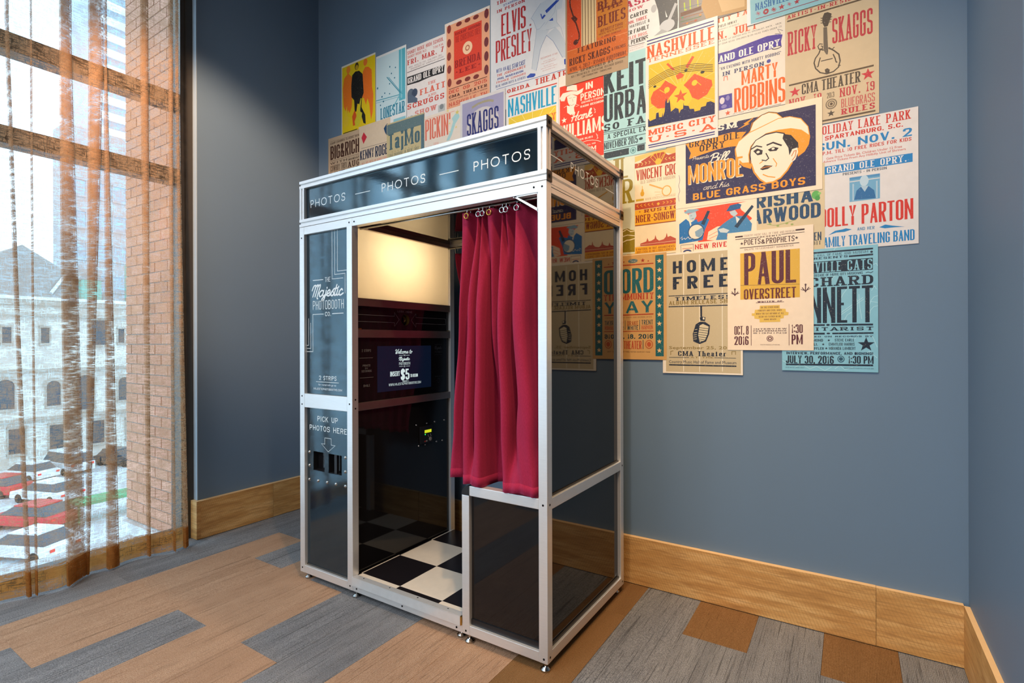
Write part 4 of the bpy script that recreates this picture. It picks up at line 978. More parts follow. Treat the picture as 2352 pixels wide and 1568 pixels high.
@pale teal poster with blue title above a row of dark red stars, top right|-0.383 -0.02 3.2 2.613|2.0|dfe3e4
P 8dc2ce 11.4 401.6 15.7 582.4 491.4 598.2 491.6 516.1 11.5 364.6
T 1f69a6 s 34.9 498.1 168.0 529.8 NASHVILLE
E a52a3c 76.8 547.7 11.2 12.3
S 8dc2ce 76.8 547.7 6.5
N b0546a 1.8 35.8 543.4 55.9 546.6
N b0546a 1.8 44.9 534.8 46.8 555.3
N b0546a 1.9 39.2 536.4 52.5 553.5
N b0546a 1.8 52.6 541.1 39.1 549.0
N a52a3c 2.5 97.2 547.1 118.1 551.5
N a52a3c 2.5 107.0 538.2 108.3 560.4
N a52a3c 2.5 100.5 540.3 114.8 558.3
N a52a3c 2.6 114.8 544.5 100.5 554.0
S a52a3c 138.4 548.5 13.6
N b0546a 1.7 159.1 545.8 175.6 548.0
N b0546a 1.7 166.8 537.8 168.0 556.0
N b0546a 1.8 161.7 538.8 173.1 555.0
N b0546a 1.8 173.1 542.8 161.7 550.9
S a52a3c 196.3 546.9 12.0
N 8a2a40 2.6 35.7 567.3 293.7 568.1
@tan poster with a grey mandolin drawing between two crimson names|-0.232 0.099 2.66 2.113|0.0|cdb896
T b5323c W 8.0 52.2 313.1 67.9 ARTIST-IN-RESIDENCE
R 5c4c3a 8.0 73.7 314.5 80.4
T b9303e s 11.0 124.7 116.9 226.1 RICKY
T b9303e s 173.4 121.6 310.9 225.5 SKAGGS
N 4a4038 4.8 142.2 241.4 130.9 233.8 125.7 249.6 112.8 266.5 107.9 284.3 113.6 309.3 130.0 331.4 153.8 342.9 177.3 340.0 194.8 326.8 200.6 303.0 196.1 274.3 180.4 255.2 159.9 235.8
N 4a4038 3.4 139.3 215.6 128.8 210.6 121.9 218.8 125.8 232.2 137.7 234.2 139.2 224.2 132.7 220.5
N 4a4038 3.4 159.9 239.3 171.7 248.0 181.0 239.6
N 4a4038 4.1 193.4 317.9 202.0 322.1
P 4a4038 138.1 104.4 145.5 87.9 157.4 87.8 171.2 98.5 169.1 112.2 162.0 133.2 157.2 146.0 145.4 145.6 138.0 125.8
N 4a4038 2.7 132.1 104.1 138.0 107.8
N 4a4038 2.7 132.1 114.5 138.0 117.5
N 4a4038 2.7 132.0 124.9 138.0 126.9
N 4a4038 2.8 167.6 112.7 173.5 112.3
N 4a4038 2.8 165.5 122.3 171.4 121.2
N 4a4038 2.8 163.2 131.8 169.0 131.4
P 655b50 141.8 146.5 154.9 148.7 158.7 249.2 156.9 263.2 151.6 261.6 142.2 240.7
N 4a4038 4.2 130.8 268.4 125.6 286.0 122.6 302.5 118.1 304.7
N 4a4038 4.1 176.0 267.6 183.3 287.6 186.1 302.1 190.5 306.1
N 4a4038 3.8 133.1 284.4 174.5 284.9
P 4a4038 146.4 323.2 155.3 319.9 164.1 328.3 162.6 342.0 149.3 340.3
R 5c4c3a 14.5 350.8 313.9 357.6
S c4313e 36.5 387.7 22.0
S c4313e 294.8 384.0 24.0
T 4c4238 s 62.4 361.7 122.4 406.1 CMA
T 4c4238 s 135.3 362.7 269.0 407.7 THEATER
T b9303e S 199.8 415.9 316.5 451.7 NOV. 19
T b9303e S 15.3 415.3 134.2 448.1 NOV. 19
T 4c4238 g 154.2 423.1 179.4 445.2 2013
E 7a6c5a 169.1 471.7 20.4 21.3
E cdb896 169.1 471.7 16.3 16.8
E 7a6c5a 169.1 471.7 13.4 13.7
E cdb896 169.1 471.7 8.7 8.9
E 5c4c3a 169.1 471.7 5.8 6.2
S 4c4238 168.1 510.6 14.4
T c05a58 g 203.7 461.3 317.2 496.7 BLUEGRASS
T b9303e W 205.3 501.9 317.2 525.0 RULES
R 5c4c3a 135.5 532.2 318.9 538.8
@wide navy and orange poster with a drawn face in a white hat|-0.7 -0.095 2.226 1.841|2.0|eedcc0
R 2b2450 47.3 27.1 581.5 366.1
T f2e6d2 W 138.6 26.7 273.2 53.1 WSM
P f49a20 275.4 65.0 308.4 48.8 301.0 44.3 348.2 23.4 319.2 46.6 327.0 50.3
P f49a20 55.9 96.9 47.1 82.6 119.5 78.0 196.5 75.0 257.6 71.6 312.6 82.8 299.5 97.4 285.0 117.9 299.4 141.3 244.0 135.6 189.5 136.5 119.3 146.9 72.3 156.0 62.6 157.1 71.4 129.9
T 2b1a20 S 64.2 74.7 285.0 104.6 GRAND OLE
T 2b1a20 S 110.9 103.3 221.5 132.8 OPRY
P f49a20 323.5 88.5 335.6 49.0 366.5 24.9 404.3 17.3 435.3 27.5 461.7 55.3 449.5 63.8 349.3 87.1
P f6e6cc 328.7 86.3 343.0 48.3 377.0 24.6 405.1 20.3 432.4 30.5 455.6 53.8 408.3 63.4 352.7 79.5
P f49a20 264.5 151.7 279.7 116.8 323.5 88.5 387.4 68.8 441.4 51.8 485.9 54.2 527.4 72.1 554.6 112.7 561.1 156.3 556.4 188.6 540.8 216.6 515.2 233.9 513.4 190.9 493.6 150.7 465.6 124.3 433.0 110.3 391.5 111.3 349.2 131.5 331.9 156.0 325.4 189.8 333.9 229.0 331.7 252.0 301.3 237.0 275.0 210.8 266.2 178.2
P f6e6cc 268.5 150.1 281.9 120.6 324.3 91.9 387.4 72.5 441.3 55.0 485.9 56.9 525.5 75.2 551.9 113.4 556.5 148.7 529.3 121.7 489.7 106.1 441.2 102.1 392.4 106.9 350.0 129.3 330.2 150.9 320.6 186.5 323.1 221.3 297.0 218.3 275.1 191.8
P f6e6cc 331.9 158.3 350.0 131.6 392.4 114.3 433.0 113.0 465.6 126.6 489.6 163.4 502.3 197.6 494.2 250.1 474.0 282.5 449.7 309.1 420.1 322.3 391.8 323.1 366.6 301.2 345.4 268.5 334.3 229.1 330.1 190.8
N f49a20 6.1 333.4 228.9 344.5 269.3 366.6 304.0 391.8 325.8 420.1 325.1 449.7 311.8 474.8 284.5 494.2 252.3
P 241a22 461.5 124.8 489.7 135.4 516.6 173.6 518.1 195.4 497.5 198.9 483.4 220.9 479.5 188.5 469.5 168.3 457.4 143.9
P f6e6cc 483.8 221.0 494.3 196.9 513.4 193.6 516.5 213.9 506.1 243.4 487.8 256.1
N c9702a 3.1 491.4 227.0 501.4 206.4 509.4 205.8 505.3 229.7 493.4 245.4
P 2b1a20 341.3 175.2 357.6 166.3 379.6 179.2 377.0 196.3 358.4 197.2
E f6e6cc 360.9 182.9 6.8 5.5
N 2b1a20 5.2 331.9 165.3 354.2 154.5 377.1 163.8
P 2b1a20 399.7 180.5 420.5 171.8 442.7 180.9 433.6 191.9 408.0 189.5
E f6e6cc 420.5 180.1 6.2 4.6
N 2b1a20 6.5 394.7 160.0 420.5 153.4 454.1 173.2
N 2b1a20 4.2 392.1 193.7 402.9 218.9 392.1 227.0 375.2 221.0
P 2b1a20 368.0 259.6 387.0 245.9 419.4 254.2 399.5 264.4 378.5 266.1
N d9802a 3.3 374.3 257.9 391.1 254.5 412.0 256.5
N f49a20 4.2 379.3 284.8 400.2 297.7 428.4 306.3
N f49a20 3.7 365.9 235.0 380.7 226.2
N f49a20 3.2 420.4 222.3 434.7 247.9 430.6 260.9
N 2b1a20 3.3 328.3 227.9 326.7 190.1 332.8 156.1 351.3 129.6 392.4 110.6 433.0 110.3 465.6 122.9
N 2b1a20 2.4 325.6 84.2 340.8 45.5 374.9 23.2 404.3 16.4 435.3 26.6 460.9 55.1
I f2e6d2 1 78.6 148.8 154.6 167.1 Presents
I f2e6d2 2 153.3 150.1 246.2 195.0 Bill
T f6e6cc G 60.5 191.6 301.3 280.3 MONROE
T f49a20 G 57.6 188.1 297.8 276.9 MONROE
I f2e6d2 1 127.5 288.5 243.5 314.0 and his
T f49a20 X 80.5 323.4 542.3 355.1 BLUE GRASS BOYS
N 8a7a90 2.0 16.7 350.7 11.8 324.7 19.4 300.7 14.5 274.8 19.5 250.5 16.1 224.7
@white poster with large red name over blue band lettering, rightmost on the wall|-0.13 0.222 2.108 1.582|0.5|dcd8d7
T c62a22 S 15.3 6.5 328.0 41.8 HOLIDAY LAKE PARK
T c62a22 X 44.4 49.8 305.1 67.3 SPARTANBURG, S.C.
T 1a80c0 X 15.1 76.6 332.7 108.8 SUN. NOV. 2
T c43a30 g 35.9 112.9 331.0 127.0 P.M. TILL 10 FREE RIDES FOR KIDS
B c4564c 1 49.0 138.3 301.6 149.7 Gate Price Tickets $6, Children Under 12 Free
B c4564c 1 37.7 151.0 313.1 162.4 Advance Tickets From Any Hillbilly Unit of Shriners
R 1a7fc2 14.9 175.8 334.4 209.7
T e6e4e4 S 50.8 178.9 316.3 205.1 GRAND OLE OPRY.
T 34455a g 106.8 212.9 253.2 223.7 PRESENTS - IN PERSON
R 6fa8cc 129.6 236.2 231.1 335.2
R 4f8fc0 129.6 236.2 231.1 246.1
N dcd8d7 3.5 130.6 253.5 230.1 253.7
N a9c6da 5.1 142.1 263.2 141.9 331.5
N a9c6da 5.0 220.9 263.8 220.7 332.8
P 2a6aa2 145.5 328.6 153.4 292.7 170.4 277.2 193.2 280.1 212.2 300.0 217.3 332.3
E b9d2e2 179.2 256.7 14.7 22.0
P a9c6da 166.9 275.8 193.2 279.3 180.9 301.4
T d03328 G 24.0 349.9 336.0 429.1 DOLLY PARTON
T 3a7fae g 155.2 442.0 212.8 454.7 AND HER
P 1a80c0 55.7 461.8 79.9 445.9 105.5 443.3 116.4 440.3 137.3 447.1 112.8 454.1 83.5 453.7
P 1a80c0 228.3 449.6 247.7 441.2 269.5 448.0 309.9 457.1 276.2 455.4 246.0 455.9
T 1a80c0 G 23.7 470.0 339.9 511.8 FAMILY TRAVELING BAND
@cream poster with two musicians in blue against a red-orange ground|-0.7 -0.345 1.92 1.6|1.5|eedcc0
P e8451c 37.2 90.9 244.2 85.6 328.6 88.0 334.5 168.7 247.0 221.9 214.9 247.3 102.2 247.3 116.0 175.3
P efe0c6 279.0 90.7 334.7 85.6 340.6 169.5 291.4 122.8
P f2d8bc 142.7 241.1 149.4 203.7 189.1 184.2 215.1 184.0 198.8 212.9 188.9 249.6
N e8451c 1.7 149.4 224.5 192.3 205.2
N e8451c 1.8 152.7 237.0 189.0 223.8
P 1f6fb4 15.9 153.0 47.5 131.4 68.3 152.5 95.7 137.6 102.5 153.3 144.6 140.5 153.6 148.7 133.4 194.8 123.2 239.7 16.4 247.5
P efe0c6 58.0 132.7 73.4 159.5 68.2 169.4
P b4c8d4 59.8 109.9 92.4 103.8 95.8 124.3 82.7 146.5 64.9 137.9
P 86abc2 37.9 99.9 58.1 87.4 99.3 91.8 108.8 97.3 82.2 105.6 47.6 107.2
N 2b4a66 1.8 68.4 119.9 75.3 119.1
N 2b4a66 1.7 73.5 134.8 83.8 132.6
E 27507c 93.9 197.9 37.8 37.9
E e6dcc8 93.9 197.9 33.1 33.0
P 7fa0b8 88.8 196.6 122.7 179.6 129.4 204.8 109.1 227.0 92.1 218.1
P 1c3550 116.7 163.1 144.7 105.8 157.0 109.2 131.2 171.9
P 3f80b2 189.0 195.2 215.1 174.4 241.5 157.3 266.3 147.0 310.0 151.5 335.1 189.4 331.9 221.7 231.1 225.2 231.0 249.0 182.4 246.1 192.2 219.0
P b8cad4 240.9 124.2 264.8 119.1 276.4 137.6 261.5 149.8 247.3 137.7
P 1f5a94 227.5 120.0 243.6 95.7 279.0 91.7 292.1 98.7 285.8 115.9 247.3 120.7
P d8dcd8 266.3 146.3 285.1 162.3 272.5 180.9
P 1c3550 261.4 193.1 334.7 106.2 342.6 115.0 275.5 202.2
P c4d0d4 192.3 198.4 215.0 194.2 240.7 207.5 231.1 218.3 202.0 213.3
N d8dcd8 2.2 21.0 221.5 29.8 214.7 28.0 228.7 40.3 221.2 43.8 228.7 57.7 217.8 64.6 228.4 81.8 222.2
T c8201e g 88.6 257.1 248.5 280.3 NEW RIVER
T c8201e g 119.1 290.3 224.4 312.0 RANCH
N 555a70 1.7 22.7 253.9 81.7 254.3 81.6 294.5 24.7 293.3 22.7 253.9
E 2f3f74 53.3 291.8 21.5 14.9
E eedcc0 53.3 293.5 13.9 9.3
N c8503c 2.1 29.7 271.7 76.5 272.1
@tan poster with dark blue tall lettering and green leaves, under the wide navy poster|-0.44 -0.087 1.95 1.56|1.0|d3bf96
T 21466a G 38.8 101.4 311.2 155.2 TRISHA
T 21466a G -2.5 161.9 338.5 224.8 YEARWOOD
E 5fae58 320.8 129.6 15.2 17.7
E 4a9a4a 327.2 143.8 9.2 10.6
E 8cc870 334.1 125.1 6.1 5.3
N 9aa860 2.3 134.7 230.0 167.8 238.7 204.6 234.2 248.6 224.0
E 9aa860 147.2 230.2 5.8 4.1
E 9aa860 178.1 242.3 5.7 4.1
E 9aa860 212.6 235.2 5.7 4.1
E 9aa860 232.7 242.2 5.5 4.1
T 2b4460 G 280.7 286.1 340.5 320.9 WHEN
T 5a5a52 S 264.1 323.6 339.3 338.8 EXHIBIT
@cream poster with rust red bands, a banjo and a small red townscape|-0.98 -0.64 2.175 1.634|1.0|eedbb6
P eac06a 78.0 42.9 221.7 30.9 279.3 35.5 282.0 71.9 207.0 42.5 78.0 71.0
R b6451c 35.7 78.1 281.9 101.9
P b6451c 109.5 71.4 155.0 52.4 221.6 45.4 243.3 66.1 282.0 61.1 282.0 89.8 109.4 97.4
P f0b632 154.3 59.6 173.7 43.2 221.6 42.5 233.2 51.4 205.0 103.4 189.1 101.9
P b6451c 158.7 62.3 176.7 47.4 219.8 46.5 227.4 52.4 202.4 98.2 190.3 98.4
E f0b632 195.8 88.5 15.5 15.4
N f0b632 2.6 195.8 88.5 170.0 53.5
N f0b632 2.6 195.8 88.5 186.7 45.8
N f0b632 2.6 195.8 88.5 207.0 46.9
N f0b632 2.6 195.8 88.5 221.6 56.3
N f3cf70 2.3 90.3 77.0 98.7 86.1 92.2 94.2
N f3cf70 2.3 109.5 76.9 117.9 84.8 111.4 93.3
N f3cf70 2.3 128.5 76.8 136.9 84.0 130.4 92.0
N f3cf70 2.2 147.4 76.7 155.7 83.1 149.3 90.7
N f3cf70 2.1 237.9 75.9 228.8 81.4 238.9 89.5
N f3cf70 2.2 255.9 76.8 246.9 81.6 257.0 89.7
N f3cf70 2.1 273.8 78.2 264.9 82.9 274.8 91.0
T b6401c G 84.4 112.2 326.5 164.6 VINCENT CROSS
T b8a184 g 105.4 168.2 317.6 183.8 OLD SONGS FOR MODERN FOLK
E d9a21c 115.1 233.0 9.9 13.4
E d9a21c 116.0 217.6 5.3 7.4
N d9a21c 2.6 116.0 217.6 115.3 195.1
E e0a84c 235.6 237.4 23.8 26.1
E f2dfbc 235.6 237.4 18.8 21.0
N e0a84c 6.7 150.9 193.6 221.1 227.1
N e6be84 1.9 176.9 234.6 206.4 239.3
N e6be84 1.8 180.6 249.9 213.7 249.6
T c4a982 L 129.9 257.6 313.9 268.7 WWW.VINCENTCROSSMUSIC.COM
R cda61c 82.8 257.9 122.3 267.7
R b6451c 35.1 278.4 281.3 310.5
N f3b030 2.3 94.3 285.0 86.6 290.7 96.6 298.8
N f3b030 2.2 113.5 284.9 105.8 290.4 115.7 298.6
N f3b030 2.2 132.5 285.0 124.9 290.6 134.7 298.7
N f3b030 2.2 151.3 285.2 143.8 290.7 153.5 298.8
N f3b030 2.2 170.0 285.7 162.6 291.3 172.2 299.3
P f3b030 187.1 294.1 195.2 286.9 203.3 294.3 195.2 303.3
N f3b030 2.2 217.3 286.5 226.0 293.3 218.0 299.3
N f3b030 2.2 235.5 286.7 244.1 293.4 236.1 299.5
N f3b030 2.2 253.5 286.8 262.1 293.5 254.2 299.6
N f3b030 2.2 271.4 287.0 280.0 293.7 272.1 299.7
R e9aa22 35.0 312.4 281.2 390.6
T 8e3216 W 125.9 313.7 292.6 329.7 RUSTIC
S 8e3216 101.9 321.6 5.2
T 8e3216 s 50.6 338.3 362.1 375.2 SINGER-SONGWRITER
R 8e3216 34.8 386.8 281.0 390.6
P b8513c 83.3 492.3 104.4 492.2 104.5 480.3 123.6 475.6 134.9 472.4 140.7 456.3 147.0 473.7 161.3 471.5 176.2 463.9 180.7 445.7 185.9 465.0 198.4 475.5 220.4 471.3 231.3 460.9 235.7 441.1 240.7 461.9 253.0 458.3 281.6 474.4 281.5 498.8
N eedbb6 1.5 108.3 486.3 278.0 484.1
R e9aa22 34.4 496.4 283.2 529.7
T 8e3216 g 82.1 502.7 274.3 513.9 O MATERIAL IN THAT ARRANGEMENTS
T 8e3216 g 85.1 517.2 280.7 527.7 DOES EVEN AS HIS LYRICS EXPRESS A
@pale poster with olive capitals and layered hills, beside the booth's rear corner|-1.12 -0.903 2.175 1.648|1.5|d8d8bc
T 95801a S 147.7 147.0 206.8 269.4 R
T a38f4a S 144.1 32.3 181.7 139.5 L
T a38f4a S 107.9 32.9 139.3 140.9 I
P 8f7a16 69.9 408.0 155.7 400.8 178.7 396.0 194.4 405.4 215.8 409.8 215.4 518.5 155.4 516.5 69.6 516.1
N efe0c0 3.8 110.8 412.7 155.7 410.3 174.7 401.2 194.3 414.8 215.8 413.6
N efe0c0 3.4 110.7 435.7 155.6 435.0 178.6 430.0 215.7 437.9
N efe0c0 4.3 110.6 470.1 155.5 463.4 174.6 456.0 190.3 456.5 215.6 451.8
@kraft poster with a teal band of pale stars, against the booth's rear corner|-1.09 -0.745 1.64 1.118|2.5|cb9f62
R 1f6067 290.5 10.6 330.7 504.8
S e6c08a 309.7 39.7 13.1
S e6c08a 310.2 83.8 13.1
S e6c08a 310.0 127.2 13.1
S e6c08a 309.9 171.3 13.1
S e6c08a 309.8 214.7 13.1
S e6c08a 309.7 257.6 13.0
S e6c08a 309.5 301.0 13.1
S e6c08a 309.4 345.6 13.1
S e6c08a 309.3 389.1 13.1
S e6c08a 309.1 432.5 13.1
S e6c08a 309.0 476.6 13.1
E 2c6272 176.5 28.8 25.2 10.4
E cdb48a 176.5 28.8 22.1 8.0
E 2c6272 176.5 28.8 20.8 7.4
I e6d0a8 1 161.3 23.2 191.7 33.0 Ford
S 9c3322 227.3 30.2 11.5
S 9c3322 255.1 35.0 5.4
S 9c3322 129.1 29.7 5.5
N a83a22 5.1 56.8 46.7 281.3 48.7
T 20626a G 62.1 66.0 281.2 190.0 FORD
T b0402a s 69.7 191.7 280.9 223.0 COMMUNITY
T 20626a X 61.6 230.7 280.7 289.0 DAY
N a83a22 5.0 56.1 299.5 280.6 297.1
T 7a5a3a L 69.3 308.0 272.6 314.3 FEATURING GREAT COUNTRY MUSIC RECORDING ARTISTS
T b0402a g 69.3 331.2 126.9 353.1 RANDY
T 20626a g 69.2 354.3 126.8 374.4 HOUSER
T 9c4a26 g 146.2 329.9 203.3 351.4 DRAKE
T 20424a g 146.2 352.7 203.3 374.2 WHITE
T 20424a g 220.2 325.6 277.4 348.6 TRENT
T b0402a g 220.2 351.6 277.4 372.9 HARMON
N 20424a 2.5 135.3 326.5 135.2 372.8
N 20424a 2.5 211.5 325.3 211.4 373.9
N a83a22 3.1 55.8 381.7 280.3 380.9
T 1c4048 X 61.1 395.6 278.5 418.1 DEC. 18, 2016
T b0402a G 68.9 431.9 118.2 470.7 CMA
T b0402a G 127.9 429.6 219.9 469.8 THEATER
N 20424a 3.0 228.0 425.1 227.9 469.9
E b8552f 258.2 446.8 19.5 21.7
E cb9f62 258.2 446.8 15.2 17.5
E b8552f 258.2 446.8 11.0 12.7
T 7a5a3a L 68.8 480.7 263.0 487.6 PRESENTED BY FORD MOTOR COMPANY FUND
@tan striped poster with navy capitals and an old hanging microphone, bottom row|-0.764 -0.404 1.632 1.055|2.0|ebe2d2
R c2b391 15.4 9.1 351.9 569.9
N e4dcc8 4.0 100.2 12.9 98.6 567.5
N e4dcc8 3.4 172.9 17.2 172.7 567.3
N e4dcc8 3.4 273.6 24.2 273.4 562.4
T 1b2538 Y 49.3 40.6 303.8 99.4 HOME
T 1b2538 Y 49.0 115.7 303.6 175.5 FREE
N 1b2538 3.6 28.6 205.9 321.3 206.1
T 1b2538 W 58.8 212.5 314.6 229.7 TIMELESS
T 8e7a46 X 30.0 230.4 339.0 249.7 ALBUM RELEASE SHOW
N 1b2538 4.6 28.4 257.3 321.2 260.5
P 1b2538 176.0 260.6 184.5 260.9 184.4 310.1 176.8 309.9
P 1b2538 173.5 313.2 183.0 308.6 199.5 312.5 197.1 330.1 177.2 328.1
P e2d8bc 187.7 312.2 196.2 314.4 194.3 323.6 186.7 321.0
P 1b2538 155.2 344.9 173.4 333.0 197.1 333.5 219.6 350.1 215.7 390.1 201.6 425.3 173.1 437.1 144.3 425.2 141.5 389.4
P d2c7a6 173.3 350.2 187.6 343.1 213.5 355.9 208.7 390.1 196.9 419.4 173.1 429.2 166.1 394.6
N 1b2538 2.5 168.5 360.0 211.1 365.6
N 1b2538 2.5 167.6 369.9 211.1 376.4
N 1b2538 2.5 166.6 380.7 210.1 387.1
N 1b2538 2.5 166.5 391.6 208.2 397.9
N 1b2538 2.5 167.5 402.5 205.4 408.6
N 1b2538 2.4 169.4 413.4 201.6 418.4
N 1b2538 2.4 171.2 422.3 195.9 426.3
N d2c7a6 2.4 146.9 384.5 161.3 382.2
N d2c7a6 2.5 145.4 394.4 159.8 392.5
N d2c7a6 2.5 145.4 404.3 159.8 402.4
N d2c7a6 2.5 146.3 414.2 160.7 412.3
N d2c7a6 2.4 151.7 369.7 162.8 367.8
B 8e7a46 2 30.4 446.8 329.6 465.6 September 25, 2016
T 1b2538 W 73.1 470.4 289.1 493.6 CMA Theater
N 8e7a46 3.1 37.9 489.9 37.9 472.2 50.5 469.5
N 8e7a46 2.8 313.8 485.8 313.9 471.4 329.5 470.4 329.5 485.6
T 8e7a46 W 132.0 495.8 234.1 502.8 AT THE
N 1b2538 2.1 30.2 501.2 124.7 500.9
N 1b2538 2.0 238.7 500.2 331.6 500.8
B 2b3548 0 30.2 514.5 332.9 532.8 Country Music Hall of Fame and Museum
R 1b2538 30.1 534.3 332.9 539.9
@cream poster with maroon capitals on a mustard block, overlapping its neighbours|-0.467 -0.128 1.698 1.168|3.0|efdcc3
T 5a3a34 L 69.1 14.8 271.0 24.3 COUNTRY MUSIC HALL OF FAME AND MUSEUM
R 3c2220 32.6 17.3 64.8 24.0
R 3c2220 273.1 13.7 306.5 20.4
R 3c2220 33.9 30.3 120.9 33.2
T 3c2220 W 123.0 28.4 216.7 34.5 PRESENTS
R 3c2220 218.8 27.7 306.4 30.0
T 4a2c2a g 70.0 36.6 137.0 61.2 POETS
T 4a2c2a g 140.0 43.3 154.7 61.9 &
T 4a2c2a g 158.9 38.9 269.0 63.4 PROPHETS
S 3c2220 60.3 53.1 7.6
S 3c2220 276.9 50.1 7.2
R 3c2220 52.3 70.7 286.7 73.6
T 6a4a44 L 71.2 77.3 264.9 84.9 SALUTE TO LEGENDARY SONGWRITER
R d9ad40 53.6 96.5 288.6 304.0
T 5b2731 G 69.8 98.0 274.8 240.5 PAUL
T 6a3026 G 68.5 258.4 274.4 304.7 OVERSTREET
N 8a6a3a 1.9 54.5 239.6 287.5 248.4
N 4a2430 3.8 31.0 285.8 31.0 257.2
N 4a2430 3.4 31.0 283.4 17.6 266.0
N 4a2430 3.4 31.0 283.4 44.3 267.5
N 4a2430 2.9 14.5 273.0 31.0 280.1 48.7 273.4
S 4a2430 31.0 254.9 6.6
N 4a2430 3.6 309.7 284.1 309.8 254.3
N 4a2430 3.1 309.7 281.0 296.8 263.3
N 4a2430 3.1 309.7 281.0 322.5 262.6
N 4a2430 2.7 292.1 271.1 309.7 277.4 327.2 268.6
S 4a2430 309.8 251.6 6.2
T 5a2a38 W 124.4 313.8 222.1 321.2 WRITER OF
N 5a2a38 1.9 118.0 320.5 228.2 320.7
P dfba58 100.7 366.6 111.5 367.0 113.6 351.6 132.0 350.4 133.7 333.7 211.9 333.6 212.7 349.6 234.2 351.3 235.4 364.1 246.2 366.7 244.2 378.9 228.0 379.8 227.2 391.1 213.8 393.0 213.7 406.7 132.7 407.2 131.8 393.2 111.4 390.3 110.6 378.6 100.7 377.4
T 6a4038 g 137.1 338.5 207.8 345.9 ON THE OTHER HAND
T 6a4038 g 126.4 352.1 219.2 359.5 FOREVER AND EVER, AMEN
T 6a4038 g 117.9 365.8 228.1 373.2 WHEN YOU SAY NOTHING AT ALL
T 6a4038 g 128.5 379.1 215.8 386.6 SEEIN' MY FATHER IN ME
T 6a4038 g 149.6 391.8 197.4 398.3 SOME BEACH
T 5a2731 G 28.4 422.0 87.6 461.1 OCT. 8
T 5a2731 G 28.2 467.8 87.5 506.8 2016
R 5a2731 96.7 420.4 98.9 509.6
T 5a3a3a W 107.0 433.7 238.0 439.4 INTERVIEW
T 5a3a3a W 107.0 442.6 238.0 447.8 PERFORMANCE
T 5a3a3a W 106.9 452.0 237.9 457.1 SIGNING
E 6a4046 173.2 478.6 13.3 12.9
E efdcc3 173.2 478.6 10.4 10.1
E 6a4046 173.2 478.6 8.3 7.8
E efdcc3 173.2 478.6 4.1 3.7
R 5a2731 246.1 417.0 248.1 508.4
T 5a2731 G 256.9 419.0 298.8 456.0 1:30
T 5a2731 G 256.8 462.3 298.7 503.9 PM
T 5a3a3a L 134.5 503.9 211.4 507.7 COUNTRYMUSICHALLOFFAME.ORG
@bright blue poster with huge dark navy letters and pale line drawing, lowest right|-0.247 0.094 1.592 1.082|1.5|84bfd3
N b2dce8 1.7 212.1 208.7 217.9 205.6 223.6 192.2 232.3 179.1 238.0 169.3
N b2dce8 1.8 213.4 270.1 252.0 239.3 291.4 209.1
N b2dce8 1.7 216.2 277.1 254.9 246.2 294.1 215.9
N b2dce8 1.7 277.5 195.0 280.1 248.8 287.0 295.9
N b2dce8 1.7 263.4 201.0 274.6 228.5 271.7 261.9 264.6 278.5
N b2dce8 1.7 226.2 301.2 237.7 277.7 252.0 268.0
N b2dce8 1.7 311.1 243.3 318.9 220.4 328.4 207.6 340.7 204.9
N b2dce8 1.6 311.8 296.6 314.7 263.4 327.0 247.3 340.6 244.5
N b2dce8 1.7 316.1 226.9 339.2 231.3
N b2dce8 1.7 189.3 18.9 195.2 2.3 212.6 -2.8
N b2dce8 1.8 180.2 141.8 189.0 121.8 200.7 112.4
N b2dce8 1.7 319.0 183.9 329.9 164.7 335.3 178.2
N b2dce8 1.6 321.9 81.3 335.6 75.8 339.6 86.0
N b2dce8 1.6 307.6 356.4 324.0 369.8 337.5 409.5
N b2dce8 1.7 290.8 439.8 312.9 426.2 337.4 452.5
N b2dce8 1.8 48.9 495.8 73.8 481.1 104.5 501.5 128.8 490.4 158.6 507.0 182.3 492.6
N b2dce8 1.8 194.0 499.1 211.4 485.0 228.6 501.6 257.1 490.8
N b2dce8 1.6 277.1 356.1 263.0 376.1 246.1 369.3
N b2dce8 1.7 27.0 432.1 42.8 414.1 61.5 428.2 86.3 417.5
N b2dce8 1.8 1.4 468.2 26.9 482.1 55.2 467.3
N 1d2a3c 6.4 43.8 14.6 118.5 14.9 324.8 15.9
T 24344a L 28.0 21.4 308.3 31.4 COUNTRY MUSIC HALL OF FAME AND MUSEUM
E 1d2a3c 319.9 28.7 4.3 4.6
T 24344a W 102.6 34.5 239.7 42.9 PRESENTS
N 1d2a3c 6.7 243.5 40.0 324.8 39.4
R 1c2a3a 28.0 52.8 323.9 99.9
T 84bfd3 S 34.3 55.8 321.9 97.5 NASHVILLE CATS
T 1d2a3c g 43.6 104.6 290.2 114.6 A SALUTE TO A DECADE OF MUSIC CITY MUSICIANS
N 1d2a3c 2.0 300.4 111.2 308.2 108.4 316.4 112.4 325.1 107.4
T 1c2a3a S 27.8 119.2 325.1 157.1 RICHARD
T 1c2a3a G 15.0 161.7 324.4 309.6 BENNETT
N 1d2a3c 7.1 27.3 316.0 159.1 317.8
E 1d2a3c 170.3 317.7 6.5 4.2
N 1d2a3c 6.9 181.2 317.6 324.1 318.8
T 1c2a3a W 58.7 327.2 325.4 341.4 GUITARIST
N 1d2a3c 7.1 27.2 352.8 159.0 353.5
E 1d2a3c 171.4 352.9 6.5 3.4
N 1d2a3c 6.1 185.5 353.1 325.4 352.6
T 24344a W 42.9 362.9 322.6 368.6 FEATURED ON RECORDS BY
T 1d2a3c g 58.6 375.8 152.4 386.4 NEIL DIAMOND
S 1d2a3c 172.8 381.2 5.5
T 1d2a3c g 194.3 375.1 260.8 386.0 STEVE EARLE
T 1d2a3c g 58.5 392.8 133.5 402.7 VINCE GILL
S 1d2a3c 153.0 398.1 5.5
